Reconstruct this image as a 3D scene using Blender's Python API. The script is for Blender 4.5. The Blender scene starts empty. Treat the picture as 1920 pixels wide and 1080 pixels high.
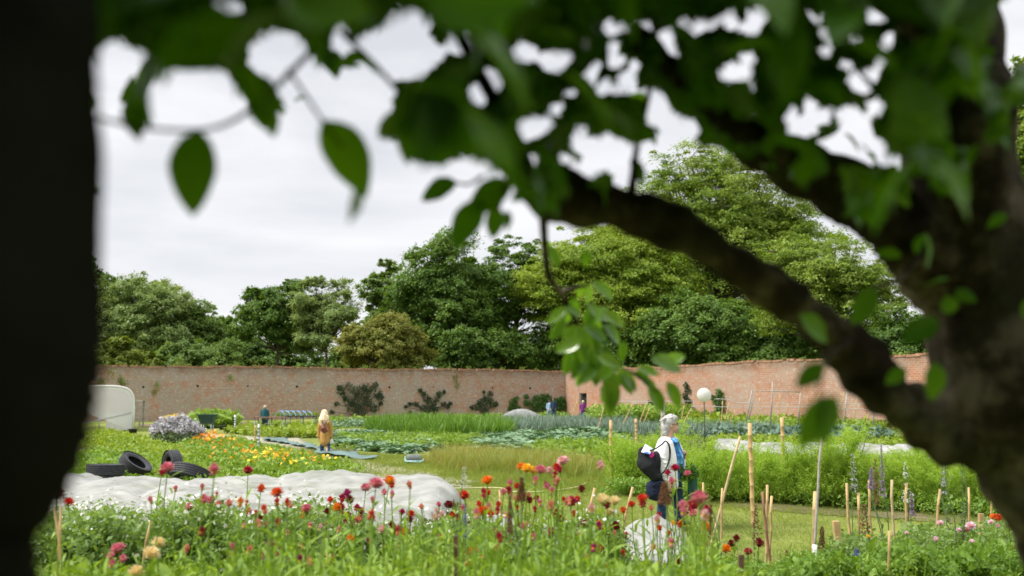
import bpy, math, random
import numpy as np
from mathutils import Vector, Matrix
random.seed(7); RS = np.random.RandomState(7)
PI = math.pi; R = math.radians
sc = bpy.context.scene
C = sc.collection

# ------------------------------------------------------------------ camera
F = 1866.67; PITCH = math.atan(217/F); CAMZ = 1.82
cam = bpy.data.cameras.new('camera'); co = bpy.data.objects.new('camera', cam); C.objects.link(co)
co.location = (0, 0, CAMZ); co.rotation_euler = (PI/2 + PITCH, 0, 0)
cam.lens = 35; cam.sensor_width = 36; cam.clip_start = 0.02; cam.clip_end = 3000
cam.dof.use_dof = True; cam.dof.focus_distance = 9.8; cam.dof.aperture_fstop = 2.5; cam.dof.aperture_blades = 9
sc.camera = co

# ------------------------------------------------------------------ sky, sun, exposure
SUN_EL, SUN_AZ = R(50), R(258)          # azimuth clockwise from +Y: on the left, a little behind the camera
w = bpy.data.worlds.new('World'); sc.world = w; w.use_nodes = True
nt = w.node_tree; nt.nodes.clear(); N = nt.nodes.new; K = nt.links.new
out = N('ShaderNodeOutputWorld'); mixs = N('ShaderNodeMixShader')
sky = N('ShaderNodeTexSky'); sky.sky_type = 'NISHITA'; sky.sun_disc = False
sky.sun_elevation = SUN_EL; sky.sun_rotation = SUN_AZ
b1 = N('ShaderNodeBackground'); b1.inputs[1].default_value = 0.10; K(sky.outputs[0], b1.inputs[0])
tc = N('ShaderNodeTexCoord'); mp = N('ShaderNodeMapping'); mp.inputs['Scale'].default_value = (1.1, 1.1, 4.2)
K(tc.outputs['Generated'], mp.inputs[0])
nz = N('ShaderNodeTexNoise'); nz.inputs['Scale'].default_value = 2.3; nz.inputs['Detail'].default_value = 6; nz.inputs['Roughness'].default_value = .52
nz.inputs['Distortion'].default_value = .35
K(mp.outputs[0], nz.inputs['Vector'])
cr = N('ShaderNodeValToRGB'); cr.color_ramp.elements[0].position = .36; cr.color_ramp.elements[1].position = .62
cr.color_ramp.elements[0].color = (.475, .485, .51, 1); cr.color_ramp.elements[1].color = (.64, .636, .65, 1)
K(nz.outputs[0], cr.inputs[0])
sep = N('ShaderNodeSeparateXYZ'); K(tc.outputs['Generated'], sep.inputs[0])
mr = N('ShaderNodeMapRange'); mr.inputs[1].default_value = .42; mr.inputs[2].default_value = .95; mr.inputs[3].default_value = 1; mr.inputs[4].default_value = 2.7
K(sep.outputs[2], mr.inputs[0])
b2 = N('ShaderNodeBackground'); K(cr.outputs[0], b2.inputs[0]); K(mr.outputs[0], b2.inputs[1])
mixs.inputs[0].default_value = .93; K(b1.outputs[0], mixs.inputs[1]); K(b2.outputs[0], mixs.inputs[2]); K(mixs.outputs[0], out.inputs[0])
sl = bpy.data.lights.new('sun', 'SUN'); so = bpy.data.objects.new('sun', sl); C.objects.link(so)
sl.energy = 2.8; sl.angle = R(12); sl.color = (1, .955, .88)
sd = Vector((math.sin(SUN_AZ)*math.cos(SUN_EL), math.cos(SUN_AZ)*math.cos(SUN_EL), math.sin(SUN_EL)))
so.rotation_euler = sd.to_track_quat('Z', 'Y').to_euler()
so.location = sd*50
vs = sc.view_settings; vs.view_transform = 'Standard'; vs.look = 'None'; vs.exposure = 0.68; vs.gamma = 1
sc.cycles.max_bounces = 8; sc.cycles.transparent_max_bounces = 12
sc.cycles.use_denoising = True

# ------------------------------------------------------------------ helpers: projection and terrain
cp, sp = math.cos(PITCH), math.sin(PITCH)
def P(px, py, d):
    a = (px-960)/F; b = (540-py)/F
    dy = cp - b*sp; dz = sp + b*cp
    t = d/dy
    return np.array([a*t, d, CAMZ + dz*t])
def proj(X):
    X = np.asarray(X, float); y = X[..., 1]; z = X[..., 2]-CAMZ
    fw = y*cp + z*sp; up = -y*sp + z*cp
    return 960 + F*X[..., 0]/fw, 540 - F*up/fw
def sstep(a, b, x):
    t = np.clip((x-a)/(b-a), 0, 1); return t*t*(3-2*t)
def terr(x, y):
    y = np.asarray(y, float); x = np.asarray(x, float)
    near = .45*(1-sstep(5, 12, y))
    far = .8*np.clip((y-38)/52, 0, 1)**1.6
    return near + far + .03*np.sin(x*.7+y*.31)*sstep(8, 14, y)
def G(px, py):
    lo = 3.; hi = 95.
    for _ in range(40):
        m = (lo+hi)/2; q = P(px, py, m)
        if q[2] > terr(q[0], m): lo = m
        else: hi = m
    q = P(px, py, lo); return np.array([q[0], lo, float(terr(q[0], lo))])

# ------------------------------------------------------------------ helpers: meshes
class MB:
    def __init__(s): s.V = []; s.Fc = []; s.n = 0
    def add(s, V, Fs):
        V = np.asarray(V, float).reshape(-1, 3)
        if isinstance(Fs, np.ndarray): Fs = [Fs]
        for f in Fs:
            f = np.asarray(f)
            if f.ndim == 1: f = f[None]
            s.Fc.append(f + s.n)
        s.V.append(V); s.n += len(V); return s
    def mesh(s, name, smooth=True):
        me = bpy.data.meshes.new(name)
        V = np.concatenate(s.V) if s.V else np.zeros((0, 3))
        me.vertices.add(len(V)); me.vertices.foreach_set('co', V.ravel())
        tot = sum(f.size for f in s.Fc); npol = sum(len(f) for f in s.Fc)
        me.loops.add(tot); me.polygons.add(npol)
        me.loops.foreach_set('vertex_index', np.concatenate([f.ravel() for f in s.Fc]).astype(np.int32))
        sz = np.concatenate([np.full(len(f), f.shape[1]) for f in s.Fc])
        me.polygons.foreach_set('loop_start', (np.cumsum(sz)-sz).astype(np.int32))
        me.polygons.foreach_set('loop_total', sz.astype(np.int32))
        me.update(calc_edges=True)
        me.polygons.foreach_set('use_smooth', np.full(npol, smooth))
        me.update(); return me
def link(name, me, mat=None, parent=None, loc=None):
    o = bpy.data.objects.new(name, me); C.objects.link(o)
    if mat is not None:
        for m in (mat if isinstance(mat, (list, tuple)) else [mat]): me.materials.append(m)
    if parent is not None: o.parent = parent
    if loc is not None: o.location = Vector([float(v) for v in loc])
    return o
def build(mb, name, mat, parent=None, loc=None, smooth=True): return link(name, mb.mesh(name, smooth), mat, parent, loc)
def tag(o, label, cat, group=None, kind=None):
    if label: o['label'] = label
    if cat: o['category'] = cat
    if group: o['group'] = group
    if kind: o['kind'] = kind
    return o
def thing(name, label, cat, loc=(0, 0, 0), group=None, rz=0):
    o = bpy.data.objects.new(name, None); C.objects.link(o); o.location = Vector([float(v) for v in loc]); o.rotation_euler = (0, 0, rz)
    o.empty_display_size = .1
    return tag(o, label, cat, group)
def dup(root, loc, rz=0, s=1, label=None, group=None):
    r = root.copy(); C.objects.link(r); r.location = Vector([float(v) for v in loc]); r.rotation_euler = (0, 0, rz)
    r.scale = (s, s, s) if not isinstance(s, tuple) else s
    if label: r['label'] = label
    if group: r['group'] = group
    for ch in list(root.children):
        c = ch.copy(); C.objects.link(c); c.parent = r
        for g in list(ch.children):
            d = g.copy(); C.objects.link(d); d.parent = c
    return r
ORD = ('first second third fourth fifth sixth seventh eighth ninth tenth eleventh twelfth thirteenth fourteenth fifteenth '
       'sixteenth seventeenth eighteenth nineteenth twentieth').split()
def ordw(i):
    if i < 20: return ORD[i]
    t = ['twenty', 'thirty', 'forty', 'fifty'][(i+1)//10-2]; u = (i+1) % 10
    return (t[:-1]+'ieth') if u == 0 else t+'-'+ORD[u-1]

def box(mb, c, s, rz=0, jit=0):
    c = np.array(c, float); h = np.array(s, float)/2
    v = np.array([[i, j, k] for i in (-1, 1) for j in (-1, 1) for k in (-1, 1)], float)*h
    if jit: v += RS.uniform(-jit, jit, v.shape)
    cz, sz_ = math.cos(rz), math.sin(rz)
    v = v @ np.array([[cz, sz_, 0], [-sz_, cz, 0], [0, 0, 1]]) + c
    f = np.array([[0, 1, 3, 2], [4, 6, 7, 5], [0, 4, 5, 1], [2, 3, 7, 6], [0, 2, 6, 4], [1, 5, 7, 3]])
    mb.add(v, f); return mb
def tube(mb, pts, rad, n=8, cap=True, noise=0., nsub=1, flat=1.0):
    pts = np.array(pts, float); rad = np.broadcast_to(np.array(rad, float), (len(pts),)).copy()
    if nsub > 1:                                     # Catmull-Rom refine
        q = []; r = []
        ext = np.vstack([2*pts[0]-pts[1], pts, 2*pts[-1]-pts[-2]])
        for i in range(len(pts)-1):
            p0, p1, p2, p3 = ext[i:i+4]
            for k in range(nsub):
                t = k/nsub
                q.append(.5*((2*p1)+(-p0+p2)*t+(2*p0-5*p1+4*p2-p3)*t*t+(-p0+3*p1-3*p2+p3)*t**3)); r.append(rad[i]*(1-t)+rad[i+1]*t)
        q.append(pts[-1]); r.append(rad[-1]); pts = np.array(q); rad = np.array(r)
    m = len(pts); T = np.gradient(pts, axis=0); T /= np.linalg.norm(T, axis=1)[:, None]+1e-12
    ref = np.array([0, 0, 1.]) if abs(T[:, 2]).mean() < .8 else np.array([0, 1., 0])
    a = np.cross(T, ref); a /= np.linalg.norm(a, axis=1)[:, None]+1e-12; b = np.cross(T, a)
    th = np.linspace(0, 2*PI, n, endpoint=False)
    rr = rad[:, None]*np.ones((m, n))
    if noise: rr = rr*(1+noise*RS.uniform(-1, 1, (m, n)) + noise*.8*np.sin(th*3+np.linspace(0, 5, m)[:, None]))
    V = pts[:, None]+rr[..., None]*(np.cos(th)[None, :, None]*a[:, None]*flat+np.sin(th)[None, :, None]*b[:, None])
    i = np.arange(m-1)[:, None]; j = np.arange(n)[None]
    f = np.stack([i*n+j, i*n+(j+1) % n, (i+1)*n+(j+1) % n, (i+1)*n+j], -1).reshape(-1, 4)
    fs = [f]
    if cap: fs += [np.arange(n)[::-1][None], (np.arange(n)+(m-1)*n)[None]]
    mb.add(V.reshape(-1, 3), fs); return mb
def ell(mb, c, r, nu=14, nv=9, M=None):
    th = np.linspace(0, 2*PI, nu, endpoint=False); ph = np.linspace(0, PI, nv+1)[1:-1]
    V = [[0, 0, 1]]+[[math.sin(p)*math.cos(t), math.sin(p)*math.sin(t), math.cos(p)] for p in ph for t in th]+[[0, 0, -1]]
    V = np.array(V, float)*np.array(r, float)
    if M is not None: V = V@np.array(M).T
    k = len(ph); f4 = np.array([[1+i*nu+j, 1+(i+1)*nu+j, 1+(i+1)*nu+(j+1) % nu, 1+i*nu+(j+1) % nu] for i in range(k-1) for j in range(nu)])
    top = np.array([[0, 1+j, 1+(j+1) % nu] for j in range(nu)]); e = 1+k*nu; s0 = 1+(k-1)*nu
    bot = np.array([[e, s0+(j+1) % nu, s0+j] for j in range(nu)])
    mb.add(V+np.array(c, float), [f4, top, bot]); return mb
def lathe(mb, prof, n=32, M=None, c=(0, 0, 0), closed=False):
    prof = np.array(prof, float); m = len(prof); th = np.linspace(0, 2*PI, n, endpoint=False)
    V = np.stack([prof[:, None, 0]*np.cos(th), prof[:, None, 0]*np.sin(th), prof[:, None, 1]*np.ones(n)], -1).reshape(-1, 3)
    if M is not None: V = V@np.array(M).T
    mm = m if closed else m-1
    i = np.arange(mm)[:, None]; j = np.arange(n)[None]
    f = np.stack([i*n+j, i*n+(j+1) % n, ((i+1) % m)*n+(j+1) % n, ((i+1) % m)*n+j], -1).reshape(-1, 4)
    mb.add(V+np.array(c, float), f); return mb
# template scatter ---------------------------------------------------------
def frames(nrm, spin=None):
    n = nrm/(np.linalg.norm(nrm, axis=1)[:, None]+1e-9); N_ = len(n)
    r = RS.normal(size=(N_, 3)) if spin is None else spin
    a = r-(r*n).sum(1)[:, None]*n; a /= np.linalg.norm(a, axis=1)[:, None]+1e-9
    b = np.cross(n, a)
    return np.stack([a, b, n], 2)             # columns: length axis, width axis, normal
def scatter(mb, T, pos, Rm, s):
    TV, TF = T; N_ = len(pos); k = len(TV)
    s = np.asarray(s, float); s = np.full(N_, float(s)) if s.ndim == 0 else s; s = s[:, None] if s.ndim == 1 else s
    loc = TV[None]*s[:, None] if s.shape[1] == 3 else TV[None]*s[:, :, None]
    V = np.einsum('nij,nkj->nki', Rm, loc)+pos[:, None]
    off = (np.arange(N_)*k)[:, None, None]
    mb.add(V.reshape(-1, 3), [(f[None]+off).reshape(-1, f.shape[1]) for f in TF]); return mb
LEAFQ = (np.array([[-.5, 0, 0], [0, .28, .03], [.5, 0, -.04], [0, -.28, .03]]), [np.array([[0, 1, 2, 3]])])
def leaf_template(L=1, W=.5, k=6, fold=.12, curl=.18, tip=.12, wav=0):
    u = np.linspace(0, 1, k+1); wd = W/2*np.sin(PI*np.clip(u, 0, 1)**.85)**.8; wd[0] = .012; wd[-1] = .002
    V = []
    for i, t in enumerate(u):
        z = -curl*t*t*L
        zz = wav*math.sin(i*2.1)
        V += [[t*L, -wd[i], z+wd[i]*fold*2+zz], [t*L, 0, z], [t*L, wd[i], z+wd[i]*fold*2-zz]]
    f = []
    for i in range(k):
        a = i*3
        f += [[a, a+1, a+4, a+3], [a+1, a+2, a+5, a+4]]
    return np.array(V), [np.array(f)]
PEAR = leaf_template(1, .56, 8, .16, .2, wav=.012)
LANCE = leaf_template(1, .18, 5, .2, .35)
BROAD = leaf_template(1, .62, 4, .2, .3, wav=.05)
BLADE = (np.array([[0, -.03, 0], [0, .03, 0], [.6, .022, .0], [.6, -.022, .0], [1, 0, -.1]]), [np.array([[0, 1, 2, 3]]), np.array([[3, 2, 4]])])

# ------------------------------------------------------------------ materials
def newmat(name):
    m = bpy.data.materials.new(name); m.use_nodes = True
    nt = m.node_tree; return m, nt, nt.nodes['Principled BSDF'], nt.nodes['Material Output']
def ramp(nt, fac, cols):
    r = nt.nodes.new('ShaderNodeValToRGB'); e = r.color_ramp.elements
    while len(e) < len(cols): e.new(.5)
    for i, (p, c) in enumerate(cols): e[i].position = p; e[i].color = (*c[:3], 1)
    nt.links.new(fac, r.inputs[0]); return r.outputs[0]
def noise(nt, scale, det=4, rough=.55, vec=None, coord='Object'):
    if vec is None:
        t = nt.nodes.new('ShaderNodeTexCoord'); vec = t.outputs[coord]
    n = nt.nodes.new('ShaderNodeTexNoise'); n.inputs['Scale'].default_value = scale; n.inputs['Detail'].default_value = det; n.inputs['Roughness'].default_value = rough
    nt.links.new(vec, n.inputs['Vector']); return n.outputs[0]
def mixc(nt, fac, a, b, mode='MIX'):
    m = nt.nodes.new('ShaderNodeMix'); m.data_type = 'RGBA'; m.blend_type = mode
    for s, v in ((m.inputs[0], fac), (m.inputs[6], a), (m.inputs[7], b)):
        if hasattr(v, 'links') or isinstance(v, bpy.types.NodeSocket): nt.links.new(v, s)
        elif isinstance(v, (int, float)): s.default_value = v
        else: s.default_value = (*v[:3], 1)
    return m.outputs[2]
def bump(nt, bs, h, strength=.3, dist=.02):
    b = nt.nodes.new('ShaderNodeBump'); b.inputs['Strength'].default_value = strength; b.inputs['Distance'].default_value = dist
    nt.links.new(h, b.inputs['Height']); nt.links.new(b.outputs[0], bs.inputs['Normal'])
def mat(name, c, rough=.7, var=.18, scale=8, bmp=.15, metal=0, spec=.4, dist=.01):
    m, nt, bs, o = newmat(name)
    n = noise(nt, scale, 5)
    lo = [max(0, v*(1-var)) for v in c]; hi = [v*(1+var) for v in c]
    nt.links.new(ramp(nt, n, [(.3, lo), (.7, hi)]), bs.inputs['Base Color'])
    bs.inputs['Roughness'].default_value = rough; bs.inputs['Metallic'].default_value = metal; bs.inputs['Specular IOR Level'].default_value = spec
    if bmp: bump(nt, bs, noise(nt, scale*4, 4), bmp, dist)
    return m
def leafmat(name, cols, trans=.35, clump=.35, rough=.55, spec=.3, tcol=None, csc=1.0, vein=False):
    """cols: two or three leaf colours, picked per leaf, pushed about by a slow noise over the plant"""
    m, nt, bs, o = newmat(name)
    geo = nt.nodes.new('ShaderNodeNewGeometry')
    n = noise(nt, clump, 3, coord='Object')
    ma = nt.nodes.new('ShaderNodeMath'); ma.operation = 'MULTIPLY_ADD'; ma.inputs[1].default_value = .5; nt.links.new(geo.outputs['Random Per Island'], ma.inputs[0])
    mb_ = nt.nodes.new('ShaderNodeMath'); mb_.operation = 'MULTIPLY_ADD'; mb_.inputs[1].default_value = 1.3; mb_.inputs[2].default_value = -.4; nt.links.new(n, mb_.inputs[0])
    nt.links.new(mb_.outputs[0], ma.inputs[2])
    k = len(cols); c = ramp(nt, ma.outputs[0], [(i/(k-1)*.8+.1, [v*csc for v in cc]) for i, cc in enumerate(cols)])
    nt.links.new(c, bs.inputs['Base Color']); bs.inputs['Roughness'].default_value = rough; bs.inputs['Specular IOR Level'].default_value = spec
    tr = nt.nodes.new('ShaderNodeBsdfTranslucent')
    tc_ = mixc(nt, 1, c, tcol or (1.35, 1.25, .45), 'MULTIPLY'); nt.links.new(tc_, tr.inputs[0])
    mx = nt.nodes.new('ShaderNodeMixShader'); mx.inputs[0].default_value = trans
    nt.links.new(bs.outputs[0], mx.inputs[1]); nt.links.new(tr.outputs[0], mx.inputs[2]); nt.links.new(mx.outputs[0], o.inputs[0])
    return m

def brickmat(name, orange, pale, mottled, wash=.65, washc=(.34, .30, .245)):
    m, nt, bs, o = newmat(name)
    t = nt.nodes.new('ShaderNodeTexCoord'); s = nt.nodes.new('ShaderNodeSeparateXYZ'); cb = nt.nodes.new('ShaderNodeCombineXYZ')
    nt.links.new(t.outputs['Object'], s.inputs[0]); nt.links.new(s.outputs[0], cb.inputs[0]); nt.links.new(s.outputs[2], cb.inputs[1])
    b = nt.nodes.new('ShaderNodeTexBrick'); nt.links.new(cb.outputs[0], b.inputs['Vector'])
    b.inputs['Scale'].default_value = 1; b.inputs['Brick Width'].default_value = .34; b.inputs['Row Height'].default_value = .13
    b.inputs['Mortar Size'].default_value = .016; b.inputs['Mortar Smooth'].default_value = .3; b.inputs['Bias'].default_value = -.1
    b.inputs['Color1'].default_value = (*orange, 1); b.inputs['Color2'].default_value = (*pale, 1); b.inputs['Mortar'].default_value = (.42, .36, .31, 1)
    big = noise(nt, .16, 5, .6, cb.outputs[0]); med = noise(nt, 1.1, 6, .7, cb.outputs[0]); fine = noise(nt, 5, 6, .8, cb.outputs[0])
    # greyer, paler weathering in large patches; orange-red fresh brick in others; lime spots; dark stain near the top
    c = mixc(nt, ramp(nt, big, [(.40, (0, 0, 0)), (.55, (1, 1, 1))]), b.outputs[0], mixc(nt, wash, b.outputs[0], washc))
    c = mixc(nt, ramp(nt, med, [(.5, (0, 0, 0)), (.66, (.7,)*3)]), c, (.42, .17, .09))
    c = mixc(nt, ramp(nt, fine, [(.56, (0, 0, 0)), (.63, (.75*mottled,)*3)]), c, (.62, .58, .52))
    c = mixc(nt, ramp(nt, noise(nt, 3.2, 5, .7, cb.outputs[0]), [(.58, (0, 0, 0)), (.74, (.5,)*3)]), c, (.12, .085, .06))
    mr_ = nt.nodes.new('ShaderNodeMapRange'); mr_.inputs[1].default_value = 3.9; mr_.inputs[2].default_value = 4.7; nt.links.new(s.outputs[2], mr_.inputs[0])
    mm = nt.nodes.new('ShaderNodeMath'); mm.operation = 'MULTIPLY'; nt.links.new(mr_.outputs[0], mm.inputs[0]); nt.links.new(ramp(nt, med, [(.35, (.1,)*3), (.6, (.8,)*3)]), mm.inputs[1])
    c = mixc(nt, mm.outputs[0], c, (.13, .085, .05))
    nt.links.new(c, bs.inputs['Base Color']); bs.inputs['Roughness'].default_value = .9; bs.inputs['Specular IOR Level'].default_value = .15
    bump(nt, bs, mixc(nt, .4, b.outputs['Fac'], fine), -.5, .03)
    return m
M = {}
M['brick_back'] = brickmat('weathered_brick', (.33, .18, .12), (.40, .295, .215), 1.2)
M['brick_right'] = brickmat('orange_brick', (.42, .145, .06), (.41, .225, .125), 1.0, .6, (.37, .31, .25))
M['coping'] = mat('coping_brick', (.34, .19, .11), .9, .4, 3, .4)
M['tree_dark'] = leafmat('dark_foliage', [(.045, .10, .014), (.105, .195, .027), (.18, .285, .048)], .32, .22)
M['tree_mid'] = leafmat('mid_foliage', [(.085, .15, .028), (.15, .245, .044), (.22, .32, .07)], .32, .22)
M['tree_pale'] = leafmat('pale_foliage', [(.14, .21, .06), (.22, .31, .09), (.30, .38, .135)], .32, .22)
M['tree_lime'] = leafmat('lime_foliage', [(.12, .205, .018), (.23, .335, .03), (.35, .44, .07)], .36, .2)
M['tree_lime2'] = leafmat('lime_airy_foliage', [(.10, .18, .02), (.20, .295, .032), (.31, .39, .07)], .36, .2)
M['tree_gold'] = leafmat('golden_foliage', [(.12, .155, .022), (.21, .235, .04), (.28, .26, .06)], .3, .4)
M['shrub_lime'] = leafmat('shrub_foliage', [(.08, .13, .015), (.17, .23, .025), (.22, .28, .05)], .35, .5)
M['espalier'] = leafmat('espalier_foliage', [(.016, .040, .016), (.032, .070, .022), (.055, .10, .028)], .25, .8)
M['climber'] = leafmat('climber_foliage', [(.03, .085, .012), (.06, .15, .02), (.10, .20, .03)], .3, .8)
M['bark_far'] = mat('grey_bark', (.10, .085, .06), .9, .35, 2, .5)
M['bark_near'] = None
M['veg'] = leafmat('vegetable_leaf', [(.11, .21, .025), (.20, .32, .04), (.29, .41, .08)], .35, .6)
M['veg_lime'] = leafmat('lettuce_leaf', [(.15, .24, .02), (.24, .34, .035), (.32, .40, .07)], .35, .7)
M['cabbage'] = leafmat('cabbage_leaf', [(.10, .19, .09), (.19, .30, .16), (.33, .41, .28)], .15, .8, .5, .4, (1, 1.1, .7))
M['leek'] = leafmat('leek_leaf', [(.12, .19, .13), (.18, .26, .185), (.26, .33, .25)], .15, .8, .5, .4, (1, 1.1, .7))
M['kale'] = leafmat('dark_kale_leaf', [(.07, .13, .09), (.12, .20, .14), (.19, .27, .20)], .15, .8)
M['onion'] = leafmat('onion_leaf', [(.08, .19, .025), (.13, .26, .03), (.18, .31, .06)], .3, .8)
M['fern'] = leafmat('asparagus_fern', [(.20, .34, .03), (.31, .47, .05), (.42, .56, .12)], .4, .9)
M['lawn'] = leafmat('lawn_blade', [(.13, .19, .025), (.21, .27, .04), (.28, .32, .08)], .35, .5)
M['tallgrass'] = leafmat('seeding_grass', [(.20, .28, .05), (.29, .32, .08), (.36, .27, .10)], .35, .7)
M['stem'] = leafmat('strawflower_leaf', [(.12, .22, .02), (.23, .37, .035), (.34, .47, .07)], .38, 2.5, .45, .45)
M['stem_grey'] = leafmat('grey_green_leaf', [(.09, .15, .07), (.16, .23, .11), (.23, .30, .16)], .3, 2.5)
M['feather'] = leafmat('feathery_leaf', [(.10, .19, .04), (.19, .30, .08), (.28, .39, .14)], .38, 2)
M['lowleaf'] = leafmat('low_leaf', [(.10, .20, .025), (.18, .31, .045), (.26, .39, .08)], .38, 1.5)
M['pear'] = leafmat('pear_leaf', [(.035, .10, .008), (.08, .185, .014), (.15, .28, .022)], .55, 6, .32, .5, (1.5, 1.6, .35))
M['pear_sprig'] = leafmat('sprig_leaf', [(.065, .15, .018), (.11, .215, .026), (.19, .30, .05)], .45, 8, .24, .7, (1.4, 1.5, .35))
M['pear_dark'] = leafmat('unseen_crown_leaf', [(.02, .055, .008), (.04, .09, .01)], .2, 3)
def barkmat():
    m, nt, bs, o = newmat('fruit_tree_bark')
    n1 = noise(nt, 9, 6, .65); n2 = noise(nt, 40, 5, .7); n3 = noise(nt, 5, 4, .6)
    c = ramp(nt, n1, [(.32, (.008, .006, .005)), (.50, (.040, .031, .021)), (.64, (.16, .135, .095))])
    c = mixc(nt, ramp(nt, n3, [(.5, (0, 0, 0)), (.72, (.7,)*3)]), c, (.05, .06, .028))
    nt.links.new(c, bs.inputs['Base Color']); bs.inputs['Roughness'].default_value = .95; bs.inputs['Specular IOR Level'].default_value = .1
    bump(nt, bs, mixc(nt, .4, n1, n2), .9, .02); return m
M['bark_near'] = barkmat()
M['bark_near'].node_tree.nodes['Principled BSDF'].inputs['Specular IOR Level'].default_value = .05
def fleecemat():
    m, nt, bs, o = newmat('white_fleece')
    n = noise(nt, 1.3, 4); c = ramp(nt, n, [(.35, (.40, .405, .385)), (.65, (.53, .525, .505))])
    nt.links.new(c, bs.inputs['Base Color']); bs.inputs['Roughness'].default_value = .85; bs.inputs['Specular IOR Level'].default_value = .2
    bump(nt, bs, noise(nt, 7, 5), .5, .05)
    tr = nt.nodes.new('ShaderNodeBsdfTranslucent'); nt.links.new(c, tr.inputs[0])
    tp = nt.nodes.new('ShaderNodeBsdfTransparent')
    a = nt.nodes.new('ShaderNodeMixShader'); a.inputs[0].default_value = .3; nt.links.new(bs.outputs[0], a.inputs[1]); nt.links.new(tr.outputs[0], a.inputs[2])
    b = nt.nodes.new('ShaderNodeMixShader'); nt.links.new(ramp(nt, noise(nt, .9, 3), [(.4, (.04,)*3), (.68, (.50,)*3)]), b.inputs[0])
    nt.links.new(a.outputs[0], b.inputs[1]); nt.links.new(tp.outputs[0], b.inputs[2]); nt.links.new(b.outputs[0], o.inputs[0]); return m
M['fleece'] = fleecemat()
def groundmat():
    m, nt, bs, o = newmat('lawn_ground')
    n1 = noise(nt, .25, 5); n2 = noise(nt, 2.2, 6, .7); n3 = noise(nt, 14, 5, .7)
    c = ramp(nt, n1, [(.35, (.13, .165, .04)), (.6, (.21, .25, .05))])
    c = mixc(nt, ramp(nt, n2, [(.45, (0, 0, 0)), (.7, (.75,)*3)]), c, (.27, .27, .10))
    c = mixc(nt, ramp(nt, n3, [(.5, (0, 0, 0)), (.75, (.6,)*3)]), c, (.09, .12, .025))
    nt.links.new(c, bs.inputs['Base Color']); bs.inputs['Roughness'].default_value = 1; bs.inputs['Specular IOR Level'].default_value = .05
    bump(nt, bs, n3, .6, .05); return m
M['ground'] = groundmat()
M['soil'] = mat('dry_soil', (.15, .115, .07), 1, .4, 3, .8, dist=.05)
M['soil_dark'] = mat('damp_soil', (.085, .065, .045), 1, .4, 3, .8, dist=.05)
M['path'] = mat('trodden_path', (.30, .285, .20), 1, .25, 2, .5, dist=.03)
M['rubber'] = mat('tyre_rubber', (.035, .036, .04), .62, .35, 14, .3)
M['bamboo'] = mat('bamboo', (.50, .34, .15), .6, .25, 9, .2)
M['wood_pale'] = mat('pale_stake_wood', (.47, .36, .20), .8, .25, 14, .3)
M['wood_grey'] = mat('weathered_wood', (.36, .33, .28), .9, .25, 14, .4)
M['wood_red'] = mat('reddish_cane', (.26, .13, .07), .7, .25, 9, .2)
M['paint_white'] = mat('white_paint', (.70, .69, .66), .6, .1, 6, .1)
M['metal'] = mat('galvanised_metal', (.42, .44, .45), .45, .15, 9, .1, .6)
M['pole_dark'] = mat('dark_pole', (.03, .035, .035), .5, .2, 9, .1)
M['plastic_black'] = mat('black_plastic', (.025, .027, .03), .5, .3, 6, .1)
M['plastic_green'] = mat('dark_green_plastic', (.02, .06, .045), .5, .3, 6, .1)
M['tarp'] = mat('blue_green_tarpaulin', (.11, .18, .165), .5, .3, 1.5, .5, dist=.05)
M['tarp_dark'] = mat('dark_groundsheet', (.12, .12, .15), .7, .3, 1.2, .5, dist=.05)
M['hose'] = mat('pale_hose', (.55, .52, .25), .5, .1, 9, 0)
M['rope'] = mat('pale_rope', (.5, .48, .42), .9, .1, 30, 0)
M['blue_pipe'] = mat('blue_pipe', (.22, .38, .62), .5, .1, 9, 0)
M['roller'] = mat('roller_steel', (.13, .15, .14), .6, .3, 5, .2)
M['rollerframe'] = mat('roller_paint', (.30, .46, .46), .6, .2, 5, .2)
M['stone'] = mat('grey_mound', (.24, .25, .245), .9, .3, 2.5, .8, dist=.08)
M['seed'] = mat('dried_seedhead', (.13, .075, .04), .9, .45, 30, .5)

# ------------------------------------------------------------------ setting: ground, wide sheet
def sheet(xs, ys, zf):
    X, Y = np.meshgrid(xs, ys, indexing='ij'); Z = zf(X, Y)
    m, n = X.shape; i = np.arange(m-1)[:, None]; j = np.arange(n-1)[None]
    f = np.stack([i*n+j, (i+1)*n+j, (i+1)*n+j+1, i*n+j+1], -1).reshape(-1, 4)
    return np.stack([X, Y, Z], -1).reshape(-1, 3), f
xs = np.concatenate([np.linspace(-900, -70, 12), np.arange(-60, 60.1, .7), np.linspace(70, 900, 12)])
ys = np.concatenate([np.linspace(-60, -3, 10), np.arange(-2, 98, .6), np.linspace(100, 1500, 14)])
V, f = sheet(xs, ys, lambda x, y: terr(x, y)+.015*np.sin(x*2.3)*np.cos(y*1.9))
g = build(MB().add(V, f), 'ground', M['ground']); tag(g, None, None, kind='structure')

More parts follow.
